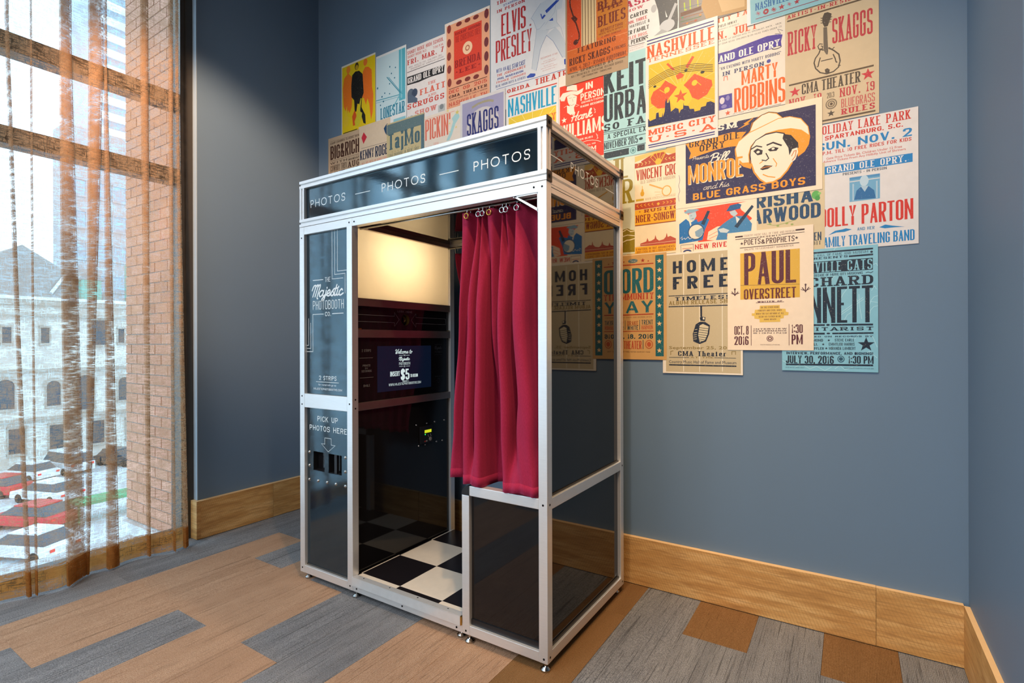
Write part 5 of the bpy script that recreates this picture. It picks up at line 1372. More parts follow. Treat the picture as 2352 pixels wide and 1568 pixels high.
T 1d2a3c g 173.1 391.5 262.4 403.2 EMMYLOU HARRIS
T 1d2a3c g 55.4 410.5 155.3 420.5 MARK KNOPFLER
S 1d2a3c 164.2 414.6 5.6
T 1d2a3c g 173.7 408.7 265.7 420.4 MIRANDA LAMBERT
S 1c2a3a 301.1 399.0 29.3
T 24344a X 16.5 429.7 323.8 440.5 INTERVIEW, PERFORMANCE, AND SIGNING!
T 1c2a3a G 14.9 446.0 190.4 478.7 JULY 30, 2016
E 31566c 215.3 458.3 12.4 13.8
E 84bfd3 215.3 458.3 9.5 10.3
E 31566c 215.3 458.3 7.3 7.7
T 1c2a3a G 240.8 445.0 325.5 475.9 1:30 PM
N 1d2a3c 6.8 14.8 484.1 323.7 481.8
T 31566c L 13.5 495.1 85.0 498.7 2016 HATCH SHOW PRINT
T 31566c L 226.2 493.4 325.4 496.9 WWW.COUNTRYMUSICHALLOFFAME.ORG
@tan poster with tall dark brown letters, lowest at the far left above the booth|-3.268 -2.93 2.724 2.22|1.5|c7ac8e
N 4a2c1e 1.4 24.1 24.3 338.4 34.9
T 4a2c1e g 24.0 33.1 338.2 48.1 CAMP CUMBRIA CLASSIC 2015
T 4a281a G 23.9 61.3 339.9 162.6 BIG&RICH
N 4a2c1e 1.8 23.4 170.9 339.7 174.2
T 3a241a W 23.4 182.8 208.2 197.8 WITH
T 4a2c1e L 221.2 178.5 335.9 183.2 SUMMER
T 3a241a W 224.4 189.0 339.6 202.7 MONDAY
T 3a241a g 23.3 206.6 208.1 249.7 COWBOY TROY
T 4a281a S 217.9 210.9 340.7 252.0 AUG
T 4a281a G 23.0 256.8 339.1 292.0 LIVE * 18
@cream poster with a red diamond and thin navy capitals, behind the grey block poster|-2.936 -2.62 2.738 2.22|1.0|ddc6aa
P c92a3c 29.2 81.2 52.6 46.5 85.3 87.0 49.8 128.7
N 4a4048 2.1 27.6 157.7 293.9 162.2
T 26304a G 14.0 173.4 155.5 239.0 KENNY
T 26304a G 169.3 170.9 355.7 245.6 ROGERS
P 1f4568 253.1 64.3 268.7 49.6 285.9 37.3 297.2 48.0 322.6 57.8 322.4 118.0 285.5 121.3 265.6 95.5
T d98f7c g 30.3 257.3 290.4 275.7 ALL HIS HITS IN SONG FUND
@buff poster under a grey-teal border with rounded slab title, above the booth fascia|-2.652 -2.311 2.694 2.22|2.0|c6b485
R 607679 3.5 8.6 342.5 75.2
R 54707a 313.9 18.8 342.7 426.4
T 44626c s 15.7 75.1 303.1 182.6 TajMo
T 6f7462 S 18.0 209.8 300.0 228.3 TAJ MAHAL & KEB' MO'
S 8a7a4a 51.9 199.2 4.8
S 8a7a4a 79.9 199.6 4.8
S 8a7a4a 107.6 200.4 4.8
S 8a7a4a 175.8 200.4 4.7
S 8a7a4a 205.4 201.3 4.7
S 8a7a4a 234.7 201.9 4.6
S 8a7a4a 266.3 203.3 4.7
@faded pink and cream poster with coral capitals and a pale teal guitar neck|-2.315 -1.985 2.662 2.22|1.0|ead9c8
N e0806a 2.3 8.7 18.1 255.9 19.9
T df735c G 11.7 22.6 222.4 154.9 PICKIN'
P abd0d0 188.4 191.2 219.8 140.6 243.8 83.3 234.4 60.8 262.9 36.3 290.9 46.7 295.5 66.1 262.6 98.7 234.0 162.2 212.4 192.6
S e8cf78 201.2 2.9 14.9
S d9c870 277.0 32.4 18.3
S e8cf78 215.2 87.8 9.6
S e8cf78 267.2 121.7 9.6
S e8cf78 217.4 140.0 7.4
T e6b0a0 g 17.2 195.2 72.8 210.4 AND
T e6b0a0 g 82.9 182.2 125.0 204.8 GRIN
@lilac poster with deep blue slab capitals and a braided border, above the fascia|-2.013 -1.68 2.684 2.18|2.0|d9d2cf
R a39dba 16.4 17.7 321.6 264.4
E cfc6c4 169.4 176.8 120.5 106.1
N a79c7e 13.4 90.6 56.5 136.8 43.7 178.0 40.8 218.7 43.2 250.8 54.6
T 262b70 s 52.3 89.0 286.2 221.1 SKAGGS
@white poster with cyan capitals over a yellow sunburst, behind the booth's top corner|-1.675 -1.331 2.645 2.15|1.0|e2dfdc
N cf3a2a 6.4 18.3 18.5 333.8 25.2
T 1c9ac2 G 12.8 34.5 330.1 135.4 NASHVILLE
R e4c236 17.8 143.1 327.7 424.3
N f2e29a 2.5 178.0 266.8 29.4 144.5
N f2e29a 2.5 178.0 266.8 104.9 137.0
N f2e29a 2.5 178.0 266.8 178.5 135.9
N f2e29a 2.5 178.0 266.8 250.1 134.9
N f2e29a 2.5 178.0 266.8 319.7 152.0
T dd6a28 s 21.6 181.2 326.2 219.7 MUSIC CITY
@red poster with white brush lettering and a smiling face in a hat|-1.33 -0.99 2.65 2.08|1.0|ebe0d2
R e13c1f 5.6 57.4 314.0 560.9
P efe0cc 46.0 86.2 51.1 63.6 81.0 64.4 107.2 71.5 110.4 103.2
P efe0cc 5.4 117.1 24.1 95.4 70.9 95.7 116.9 104.9 147.7 97.7 139.5 119.1 110.3 126.8 77.5 112.4 44.2 118.7 34.1 140.1 13.8 135.0
N b8301c 1.8 45.0 88.3 74.3 93.0 108.7 105.1
P efe0cc 49.2 120.9 77.5 112.4 108.7 132.3 104.3 169.1 91.1 187.2 71.3 182.3 54.8 152.2
P efe0cc 49.1 167.3 90.5 186.4 94.3 214.1 71.2 224.0 50.6 206.6
N 8a3a2c 1.4 62.5 131.8 77.4 132.6
N 8a3a2c 1.5 85.7 134.1 100.5 134.1
N 8a3a2c 1.5 64.1 166.5 77.3 174.3 93.8 169.5
N 8a3a2c 1.4 81.4 139.6 85.6 155.5
N efe0cc 1.8 30.6 174.7 49.1 168.7
N efe0cc 1.8 100.4 171.1 121.5 183.8 100.3 185.9
S efe0cc 32.0 243.6 17.4
T efe0cc G 159.9 76.1 200.9 111.2 IN
T efe0cc X 129.8 125.4 268.4 163.1 PERSON
T efe0cc X 134.5 169.3 274.4 179.1 SENSATIONAL
T efe0cc X 129.6 188.7 277.4 199.6 RADIO RECORDING
I efe0cc 3 73.9 212.2 201.3 262.8 Hank
N efe0cc 2.6 207.6 244.4 215.4 243.4 206.1 217.9 215.5 231.8
N efe0cc 2.6 221.3 382.3 229.1 381.1 218.2 354.2 228.2 367.9
T efe0cc G 8.3 270.3 280.1 345.8 WILLIAMS
T efe0cc X 76.7 361.8 199.9 371.3 LOVESICK BLUES
N efe0cc 2.6 132.2 385.4 164.4 381.9 196.1 384.2 221.2 391.0 246.1 403.5
T efe0cc g 164.3 399.4 214.9 406.8 ALL HIS
T efe0cc X 138.6 416.2 218.0 436.7 MGM
T efe0cc g 157.8 439.1 217.9 447.9 RECORDS
"""
# ------------------------------------------------------------------ the photo booth
X0, X1, Y0, Y1 = -2.370, -0.922, 1.656, 2.414
P_ = 0.037; ZB, ZT = 0.036, 2.030
XM0, XM1 = -2.008, -1.971     # machine module post
XN0, XN1 = -1.316, -1.279     # low seat post
booth = empty('photo_booth', ((X0+X1)/2, (Y0+Y1)/2, 0))
tag(booth, 'tall aluminium-framed black photo booth with a checkered floor standing before the poster wall', 'photo booth')
def bp(o): return rel(o, booth)
A = M['alu']
def bar(name, b, mat=A, bevel=0.002): return bp(box_obj(name, b, mat, booth, bevel=bevel))
# posts
for (x, xx) in ((X0, X0+P_), (X1-P_, X1), (XM0, XM1)):
    for (y, yy) in ((Y0, Y0+P_), (Y1-P_, Y1)): bar('post', (x, xx, y, yy, ZB, 1.795))
for (y, yy) in ((Y0, Y0+P_), (Y1-P_, Y1)):
    bar('seat_post', (XN0, XN1, y, yy, ZB, 0.594))
    m = MB(); c = (XN1, 0.594); prof = [(XN1, .594)]+[(XN1-.038*math.sin(a), .594+.040*math.cos(a)) for a in [math.pi/2*k/6 for k in range(7)]]
    n = len(prof); m.v = [(a, y-.001, b) for a, b in prof]+[(a, yy+.001, b) for a, b in prof]
    for i in range(n): m.f.append((i, (i+1) % n, n+(i+1) % n, n+i)); m.mi.append(0)
    m.f += [tuple(reversed(range(n))), tuple(range(n, 2*n))]; m.mi += [0, 0]; bp(m.build('corner_elbow', M['black_plastic'], booth))
# front and rear rails
for (y, yy) in ((Y0, Y0+P_), (Y1-P_, Y1)):
    for (a, b) in ((X0+P_, XM0), (XM1, X1-P_)): bar('header_rail', (a, b, y+.0005, yy, 1.756, 1.795))
    bar('middle_rail', (X0+P_, XM0, y+.0005, yy, .878, .948))
    bar('seat_rail', (XN1, X1-P_, y+.0005, yy, .594, .633))
    for (a, b) in ((X0+P_, XM0), (XM1, XN0), (XN1, X1-P_)): bar('bottom_rail', (a, b, y+.0005, yy, ZB, .074))
    for z, zz in ((1.797, 1.835), (1.993, ZT)): bp(slotted('canopy_rail', (X0, X1, y, yy, z, zz), 'X', A, booth))
    for (x, xx) in ((X0+.001, X0+P_), (X1-P_, X1-.001)): bp(slotted('canopy_upright', (x, xx, y+.001, yy-.001, 1.835, 1.993), 'Z', A, booth))
for (x, xx) in ((X0, X0+P_), (X1-P_, X1)):
    bar('side_header', (x, xx-.0005, Y0+P_, Y1-P_, 1.756, 1.777)); bp(slotted('side_rail', (x, xx, Y0+P_, Y1-P_, 1.779, 1.797), 'Y', A, booth, .004, .004))
    bar('side_bottom_rail', (x, xx-.0005, Y0+P_, Y1-P_, ZB, .075)); bar('side_middle_rail', (x, xx-.0005, Y0+P_, Y1-P_, .592, .633))
    for z, zz in ((1.797, 1.835), (1.993, ZT)): bp(slotted('side_canopy_rail', (x, xx, Y0+P_, Y1-P_, z, zz), 'Y', A, booth))
for z0, z1 in ((1.756, 1.795), (1.383, 1.421), (1.230, 1.270), (.879, .917), (ZB, .074)):
    bar('module_rail', (XM0, XM1-.0005, Y0+P_, Y1-P_, z0, z1), M['alu_shaded'])
# end plates with bolts on the side of the canopy corners
for y in (Y0, Y1-P_):
    for z in (1.793, 1.990):
        pl = bar('end_plate', (X1, X1+.004, y-.001, y+P_+.001, z, z+.042), M['bronze_cap'])
        b = MB().cyl((X1+.004, y+P_/2, z+.021), (X1+.006, y+P_/2, z+.021), .009, 12).cyl((X1+.006, y+P_/2, z+.021), (X1+.008, y+P_/2, z+.021), .005, 6); o = b.build('bolt', M['bolt'], pl); o.location = -Vector(booth.location)-Vector(pl.location)
# rail screws
def screw(p, ax):
    p = Vector(p); a = Vector(ax); bp(MB().cyl(p-a*.001, p+a*.0008, .0042, 10).build('screw', M['bolt'], booth))
for p in ((-.940, 1.774), (-.975, 1.776), (-1.990, 1.775), (-1.955, 1.775), (-2.352, 1.74), (-1.990, .915), (-2.352, .935), (-2.352, .893), (-1.99, .055), (-1.945, .052), (-2.352, .06), (-1.345, .050), (-1.297, .050), (-.938, .052), (-.94, .612), (-1.65, .052)):
    screw((p[0], Y0, p[1]), (0, -1, 0))
for p in ((1.675, .612), (1.675, .055), (2.395, .612), (2.395, .055)): screw((X1, p[0], p[1]), (1, 0, 0))
for p in ((1.675, .935), (1.675, .893)): screw((XM1, p[0], p[1]), (1, 0, 0))
# levelling feet
for (x, y) in ((X0+.03, Y0+.03), (XM0+.035, Y0+.025), (XM1+.06, Y0+.07), (XN0-.03, Y0+.035), (XN1-.012, Y0+.018), (X1-.022, Y0+.022), (X1-.03, Y1-.03), (X0+.03, Y1-.03), (XM1, Y1-.03)):
    f = MB().cyl((x, y, .014), (x, y, ZB+.002), .005, 8).cyl((x, y, 0), (x, y, .006), .019, 16).cyl((x, y, .006), (x, y, .015), .018, 16, .009); bp(f.build('levelling_foot', M['chrome'], booth, smooth=False))
# black sheet panels in the middle of the frame
yc0, yc1 = Y0+.017, Y0+.021
def panel(name, b, mat=None): return bp(box_obj(name, b, mat or M['acryl'], booth))
def framed(name, b, mat, plane):
    o = panel(name, b, mat)
    return o
def grid_panel(name, xs, zs, holes, fn, mat):
    """sheet with rectangular openings; fn(u, v, depth) -> point"""
    m = MB()
    for i in range(len(xs)-1):
        for k in range(len(zs)-1):
            if (i, k) in holes:
                a, b, c, d = xs[i], xs[i+1], zs[k], zs[k+1]
                for q in (((a, c), (a, d)), ((a, d), (b, d)), ((b, d), (b, c)), ((b, c), (a, c))): m.face([fn(*q[0], 0), fn(*q[1], 0), fn(*q[1], .004), fn(*q[0], .004)])
                continue
            for dp in (0, .004):
                q = [(xs[i], zs[k]), (xs[i+1], zs[k]), (xs[i+1], zs[k+1]), (xs[i], zs[k+1])]
                if dp: q.reverse()
                m.face([fn(u, v, dp) for u, v in q])
    return bp(m.build(name, mat, booth))
panel('front_panel', (X0+P_, XM0, yc0, yc1, .948, 1.756), M['acryl2'])
ff = lambda u, v, d: (u, yc0+d, v)
low = grid_panel('pickup_panel', [X0+P_, -2.285, -2.196, -2.166, -2.068, XM0], [.074, .562, .658, .878], {(1, 1), (3, 1)}, ff, M['acryl2'])
for a, b in ((-2.285, -2.196), (-2.166, -2.068)):
    c = panel('photo_slot', (a, b, yc0+.030, yc0+.034, .562, .658), M['acryl'])
    for q in ((a-.002, a, .560, .660), (b, b+.002, .560, .660)): panel('slot_cheek', (q[0], q[1], yc0+.004, yc0+.032, q[2], q[3]), M['black_plastic'])
    panel('slot_floor', (a, b, yc0+.004, yc0+.032, .560, .563), M['black_plastic'])
panel('slot_guide', (-2.130, -2.112, yc0+.006, yc0+.020, .563, .657), M['black_plastic'])
for (x, z) in ((-2.315, .650), (-2.315, .582), (-2.316, .510), (-2.247, .512), (-2.176, .514), (-2.110, .515), (-2.041, .515), (-2.041, .585), (-2.041, .653)):
    bp(MB().dome((x, yc0, z), (0, -1, 0), .0085, .006).build('dome_bolt', M['chrome'], booth, smooth=True))
panel('seat_front_panel', (XN1, X1-P_, yc0, yc1, .074, .594))
panel('seat_back_panel', (XN1, X1-P_, Y1-.021, Y1-.017, .074, .594))
panel('rear_panel', (X0+P_, XM0, Y1-.021, Y1-.017, .074, 1.756))
for x in (X1-.021, X0+.017):
    panel('side_upper_panel', (x, x+.004, Y0+P_, Y1-P_, .633, 1.756)); panel('side_lower_panel', (x, x+.004, Y0+P_, Y1-P_, .075, .592))
    panel('canopy_side_panel', (x, x+.004, Y0+P_, Y1-P_, 1.835, 1.993))
panel('canopy_front_panel', (X0+P_, X1-P_, yc0, yc1, 1.835, 1.993), M['acryl2'])
panel('canopy_rear_panel', (X0+P_, X1-P_, Y1-.021, Y1-.017, 1.835, 1.993))
panel('ceiling_panel', (X0+.02, X1-.02, Y0+.02, Y1-.02, 1.779, 1.784))
# gasket strips along the sheet edges
for b in ((X0+P_, XM0, yc0-.004, yc0, .074, .082), (XN1, X1-P_, yc0-.004, yc0, .074, .084)): panel('gasket_strip', b, M['frame_dark'])
panel('gasket_strip', (X1-.017, X1-.010, Y0+P_, Y1-P_, .075, .083), M['frame_dark']); panel('gasket_strip', (X1-.017, X1-.011, Y0+P_, Y1-P_, .633, .639), M['frame_dark'])
# machine module wall (faces the sitter)
XP = -1.986
panel('light_diffuser', (XP-.004, XP, Y0+P_, Y1-P_, 1.421, 1.756), M['diffuser'])
for z in (1.424, ): pass
# lens sheet: round opening with a brass-edged bore
ym0, ym1 = Y0+P_, Y1-P_
lc = (2.023, 1.326); lr = .030; m = MB(); N = 28
ring = [(lc[0]+lr*math.cos(2*math.pi*i/N), lc[1]+lr*math.sin(2*math.pi*i/N)) for i in range(N)]
def edge(a):
    dx, dz = math.cos(a), math.sin(a); ts = []
    if dx > 1e-6: ts.append((ym1-lc[0])/dx)
    if dx < -1e-6: ts.append((ym0-lc[0])/dx)
    if dz > 1e-6: ts.append((1.383-lc[1])/dz)
    if dz < -1e-6: ts.append((1.270-lc[1])/dz)
    t_ = min(ts); return (lc[0]+dx*t_, lc[1]+dz*t_)
angs = sorted([2*math.pi*i/N for i in range(N)]+[math.atan2(z-lc[1], y-lc[0]) % (2*math.pi) for y in (ym0, ym1) for z in (1.270, 1.383)])
for i in range(len(angs)):
    a, b = angs[i], angs[(i+1) % len(angs)]; e0, e1 = edge(a), edge(b)
    m.face([(XP, lc[0]+lr*math.cos(a), lc[1]+lr*math.sin(a)), (XP, e0[0], e0[1]), (XP, e1[0], e1[1]), (XP, lc[0]+lr*math.cos(b), lc[1]+lr*math.sin(b))])
bp(m.build('lens_panel', M['acryl'], booth))
m = MB()
for i in range(N):
    a, b = ring[i], ring[(i+1) % N]; m.face([(XP, *a), (XP, *b), (XP-.020, *b), (XP-.020, *a)])
bp(m.build('lens_bore', M['brass'], booth, smooth=True))
bp(MB().cyl((XP-.02, *lc), (XP-.018, *lc), lr, 28).dome((XP-.018, *lc), (1, 0, 0), .018, .008, 16, 4).build('camera_lens', M['acryl'], booth, smooth=False))
panel('screen_panel', (XP-.004, XP, ym0, ym1, .917, 1.230))
scr = panel('screen', (XP, XP+.0012, 1.826, 2.224, .956, 1.188), M['screen'])
panel('control_panel', (XP-.004, XP, ym0, ym1, .074, .879))
for y in (ym0+.004, ym1-.022): panel('brass_clip', (XM1-.004, XM1-.001, y, y+.018, 1.271, 1.275), M['brass'])
# bill acceptor
acc = panel('bill_acceptor', (XP, XP+.010, 2.130, 2.225, .648, .742), M['black_plastic'])
def sub(o, par): o.parent = par; o.location = -Vector(booth.location)-Vector(par.location); return o
sub(box_obj('display', (XP+.010, XP+.0115, 2.160, 2.214, .704, .720), M['lcd']), acc)
sub(MB().dome((XP+.010, 2.165, .696), (1, 0, 0), .0035, .002, 8).build('indicator', M['led_green']), acc)
sub(MB().cyl((XP+.010, 2.206, .667), (XP+.012, 2.206, .667), .011, 16).cyl((XP+.012, 2.206, .667), (XP+.013, 2.206, .667), .007, 16).build('button', M['grey_vinyl']), acc)
sub(box_obj('red_sticker', (XP+.010, XP+.0105, 2.158, 2.168, .655, .662), M['red_mark']), acc)
sub(box_obj('white_sticker', (XP+.010, XP+.0105, 2.171, 2.182, .655, .663), M['grey_vinyl']), acc)
for y, z in ((2.188, .690), (2.208, .692), (2.192, .682), (2.212, .684)): sub(MB().dome((XP+.010, y, z), (1, 0, 0), .003, .0015, 8).build('key', M['grey_vinyl']), acc)
for y, z in ((2.105, .755), (2.189, .754), (2.254, .754), (2.337, .754), (2.319, .639), (2.269, .640), (2.123, .639), (2.174, .638)):
    bp(MB().dome((XP, y, z), (1, 0, 0), .005, .004).build('dome_bolt', M['chrome'], booth, smooth=True))
# light box behind the diffuser
panel('light_box', (X0+.04, XP-.006, ym0, ym1, 1.412, 1.416), M['tile_cream'])
panel('light_box_back', (X0+.055, X0+.06, ym0, ym1, 1.416, 1.80), M['tile_cream'])
for _y, _e in ((1.89, 2.0), (2.01, 2.1), (2.13, 1.5)): lamp('POINT', 'booth_lamp', (XP-.190, _y, 1.66), None, _e*.95, (1.0, .92, .78), shadow_soft_size=0.04)
# checkered floor
fl = bar('floor_deck', (XM1, X1-P_, Y0+.012, Y1-.012, .076, .0975), M['black_plastic'], 0)
xs = [-1.9745]+[-1.967+.2495*i for i in range(4)]+[X1-P_]; ys = [1.676, 1.712, 1.9615, 2.211, Y1-.014]
xs = [v for v in xs if v <= X1-P_+1e-6]
for i in range(len(xs)-1):
    for k in range(len(ys)-1):
        dark = ((i+k) % 2 == 0)
        bp(box_obj('floor_tile', (xs[i], xs[i+1]-.0004, ys[k], ys[k+1]-.0004, .0975, .1005), M['tile_black'] if dark else M['tile_cream'], booth))
tr_ = MB().box(XM1, XN0-.008, Y0-.004, Y0, .062, .100).box(XM1, XN0-.008, Y0-.004, Y0+.026, .1005, .1035); bp(tr_.build('door_tread', M['bright_alu'], booth))
panel('tread_end', (XN0-.008, XN0-.001, Y0-.003, Y0+.01, .066, .098), M['brass'])
for i in range(4): bp(MB().cyl((XM1+.06+i*.17, Y0+.014, .1035), (XM1+.06+i*.17, Y0+.014, .1042), .004, 8).build('screw', M['chrome'], booth))
# corner gusset and curtain rod
g = MB(); q = [(-1.068, 1.756), (-1.056, 1.756), (-.959, 1.697), (-.959, 1.686)]
g.v = [(a, Y0+.004, b) for a, b in q]+[(a, Y0+.034, b) for a, b in q]; g.f = [(0, 3, 2, 1), (4, 5, 6, 7), (0, 1, 5, 4), (1, 2, 6, 5), (2, 3, 7, 6), (3, 0, 4, 7)]; g.mi = [0]*6
g.box(-.963, -.959, Y0+.004, Y0+.034, 1.686, 1.756).box(-1.068, -.959, Y0+.004, Y0+.034, 1.752, 1.756); bp(g.build('corner_gusset', A, booth))
for y in (1.708, 2.362):
    bp(MB().cyl((XM1, y, 1.752), (X1-P_, y, 1.752), .0055, 10).build('curtain_rod', M['chrome'], booth, smooth=True))

# lettering on the sheets
def front_text(items, mat, parent, yy, name='lettering'):
    p = Print(3, 3)
    for it in items: draw(p, it, X0-.1)
    o = p.build(name, lambda x, y, d: (x+X0-.1, yy-d, y), parent, mat, 0, 2e-4); o.location = -Vector(booth.location)-Vector(parent.location); return o
def draw(p, it, ox):
    k = it[0]
    if k == 'T': p.add(text_polys(it[1], it[2]-ox, it[3], it[4]-ox, it[5], it[6]), 'ffffff')
    elif k == 'I': p.add(script_polys(it[1], it[2]-ox, it[3], it[4]-ox, it[5], it[6]), 'ffffff')
    elif k == 'N': p.add(merged(_stroke([(a-ox, b) for a, b in it[2]], False, it[1])), 'ffffff')
byname = lambda n_: [o for o in booth.children if o.name.startswith(n_)][0]
PH = []
for a in (-2.301, -1.787, -1.264): PH.append(('T', 'PHOTOS', a, 1.891, a+.263, 1.929, 'T'))
for a in (-1.966, -1.443): PH.append(('N', .003, [(a, 1.909), (a+.102, 1.909)]))
front_text(PH, M['white_vinyl'], byname('canopy_front_panel'), yc0)
N_ = 'N'; w = .0024
front_text([(N_, w, [(-2.136, 1.756), (-2.136, 1.519), (-2.054, 1.519)]), (N_, w, [(-2.116, 1.756), (-2.116, 1.540), (-2.040, 1.540), (-2.040, 1.443)]), (N_, w, [(-2.096, 1.756), (-2.096, 1.555), (-2.010, 1.555)]),
    (N_, w*1.4, [(-2.285, 1.521), (-2.203, 1.521)]), ('T', 'THE', -2.190, 1.507, -2.149, 1.531, 'C'), ('I', 'Majestic', -2.294, 1.412, -2.050, 1.500, .085),
    ('T', 'PHOTOBOOTH', -2.285, 1.372, -2.050, 1.417, 'C'), (N_, w, [(-2.320, 1.330), (-2.320, 1.193), (-2.333, 1.193)]), (N_, w, [(-2.303, 1.307), (-2.303, 1.177), (-2.333, 1.177)]),
    (N_, w*1.2, [(-2.201, 1.349), (-2.286, 1.349), (-2.286, 1.161), (-2.333, 1.161)]), ('T', 'CO.', -2.190, 1.338, -2.146, 1.359, 'C'), (N_, w*1.4, [(-2.136, 1.349), (-2.051, 1.349)]),
    ('T', '2 STRIPS', -2.237, 1.020, -2.105, 1.041, 'C'), (N_, w, [(-2.262, 1.010), (-2.088, 1.010)]), ('T', 'MAJESTICPHOTOBOOTHS.COM', -2.281, .970, -2.064, .980, 'C')], M['white_vinyl'], byname('front_panel'), yc0)
pp = Print(3, 3); pp.add(font_polys('for rental info go to', -2.243-(X0-.1), .989, -2.108-(X0-.1), 1.001, 0), 'ffffff')
o = pp.build('lettering', lambda x, y, d: (x+X0-.1, yc0-d, y), byname('front_panel'), M['white_vinyl'], 0, 2e-4); o.location = -Vector(booth.location)-Vector(byname('front_panel').location)
front_text([('T', 'PICK UP', -2.252, .812, -2.096, .838, 'C'), ('T', 'PHOTOS HERE', -2.314, .764, -2.030, .790, 'C'),
    (N_, .002, [(-2.194, .733), (-2.146, .733), (-2.146, .702), (-2.116, .702), (-2.169, .666), (-2.222, .702), (-2.194, .702), (-2.194, .734)])], M['white_vinyl'], low, yc0)
def side_text(items, mat, parent, xx, oy, name='lettering'):
    p = Print(3, 3)
    for it in items: draw(p, it, oy)
    o = p.build(name, lambda x, y, d: (xx+d, x+oy, y), parent, mat, 0, 2e-4); o.location = -Vector(booth.location)-Vector(parent.location); return o
cs = [o for o in booth.children if o.name.startswith('canopy_side_panel')][0]
xs_ = X1-.017
side_text([('N', .003, [(1.694, 1.909), (1.814, 1.909)]), ('T', 'PHOTOS', 1.887, 1.890, 2.155, 1.929, 'T'), ('N', .003, [(2.237, 1.909), (2.345, 1.909)])], M['white_vinyl'], cs, xs_, 1)
lp = byname('lens_panel'); g = .0014
side_text([('T', 'LOOK HERE', 1.966, 1.364, 2.075, 1.374, 'C'), ('N', g, [(1.694, 1.342), (1.944, 1.342), (1.944, 1.362), (1.978, 1.325), (1.944, 1.290), (1.944, 1.309), (1.694, 1.309)]),
    ('N', g, [(2.352, 1.342), (2.103, 1.342), (2.103, 1.362), (2.068, 1.325), (2.103, 1.290), (2.103, 1.309), (2.352, 1.309), (2.352, 1.342)])], M['grey_vinyl'], lp, XP, 1)
sp = byname('screen_panel')
side_text([('T', '2 STRIPS', 1.727, 1.161, 1.785, 1.173, 'C'), ('N', g, [(1.712, 1.131), (1.797, 1.131)]), ('T', 'PRINTS', 1.733, 1.089, 1.780, 1.099, 'C'), ('T', 'IN', 1.748, 1.076, 1.763, 1.085, 'C'), ('T', 'SECONDS', 1.726, 1.062, 1.788, 1.072, 'C'),
    ('N', g, [(1.714, 1.035), (1.801, 1.035)]), ('T', 'SMILE', 1.737, .990, 1.778, 1.001, 'C')], M['grey_vinyl'], sp, XP, 1)
side_text([('N', .001, [(2.255, 1.193), (2.32, 1.193)]), ('I', 'Majestic', 2.254, 1.160, 2.320, 1.186, .09), ('T', 'PHOTOBOOTH', 2.256, 1.145, 2.320, 1.157, 'C'), ('N', .001, [(2.256, 1.136), (2.32, 1.136)]),
    ('T', 'PRINTS OUTSIDE', 2.258, 1.008, 2.322, 1.014, 'C'), ('N', .001, [(2.281, .998), (2.297, .998), (2.297, .988), (2.307, .988), (2.289, .973), (2.271, .988), (2.281, .988), (2.281, .998)])], M['dim_vinyl'], sp, XP, 1)
side_text([('I', 'Welcome to', 1.948, 1.146, 2.076, 1.172, .10), ('N', .0016, [(1.975, 1.138), (2.002, 1.138)]), ('T', 'THE', 2.006, 1.134, 2.022, 1.142, 'C'), ('N', .0016, [(2.026, 1.138), (2.053, 1.138)]),
    ('I', 'Majestic', 1.972, 1.104, 2.056, 1.131, .10), ('T', 'PHOTOBOOTH', 1.975, 1.087, 2.057, 1.102, 'C'), ('N', .0016, [(1.975, 1.080), (2.003, 1.080)]), ('T', 'CO.', 2.008, 1.076, 2.022, 1.083, 'C'), ('N', .0016, [(2.027, 1.080), (2.056, 1.080)]),
    ('T', 'INSERT', 1.912, 1.031, 1.980, 1.056, 'G'), ('T', '$5', 1.987, 1.008, 2.052, 1.066, 'G'), ('T', 'TO BEGIN', 2.058, 1.019, 2.116, 1.036, 'G'), ('T', 'CREDIT 1', 2.000, .998, 2.046, 1.004, 'G'), ('T', 'WWW.MAJESTICPHOTOBOOTHS.COM', 1.902, .982, 2.140, .995, 'C')], M['screen_text'], scr, XP+.0012, 1)

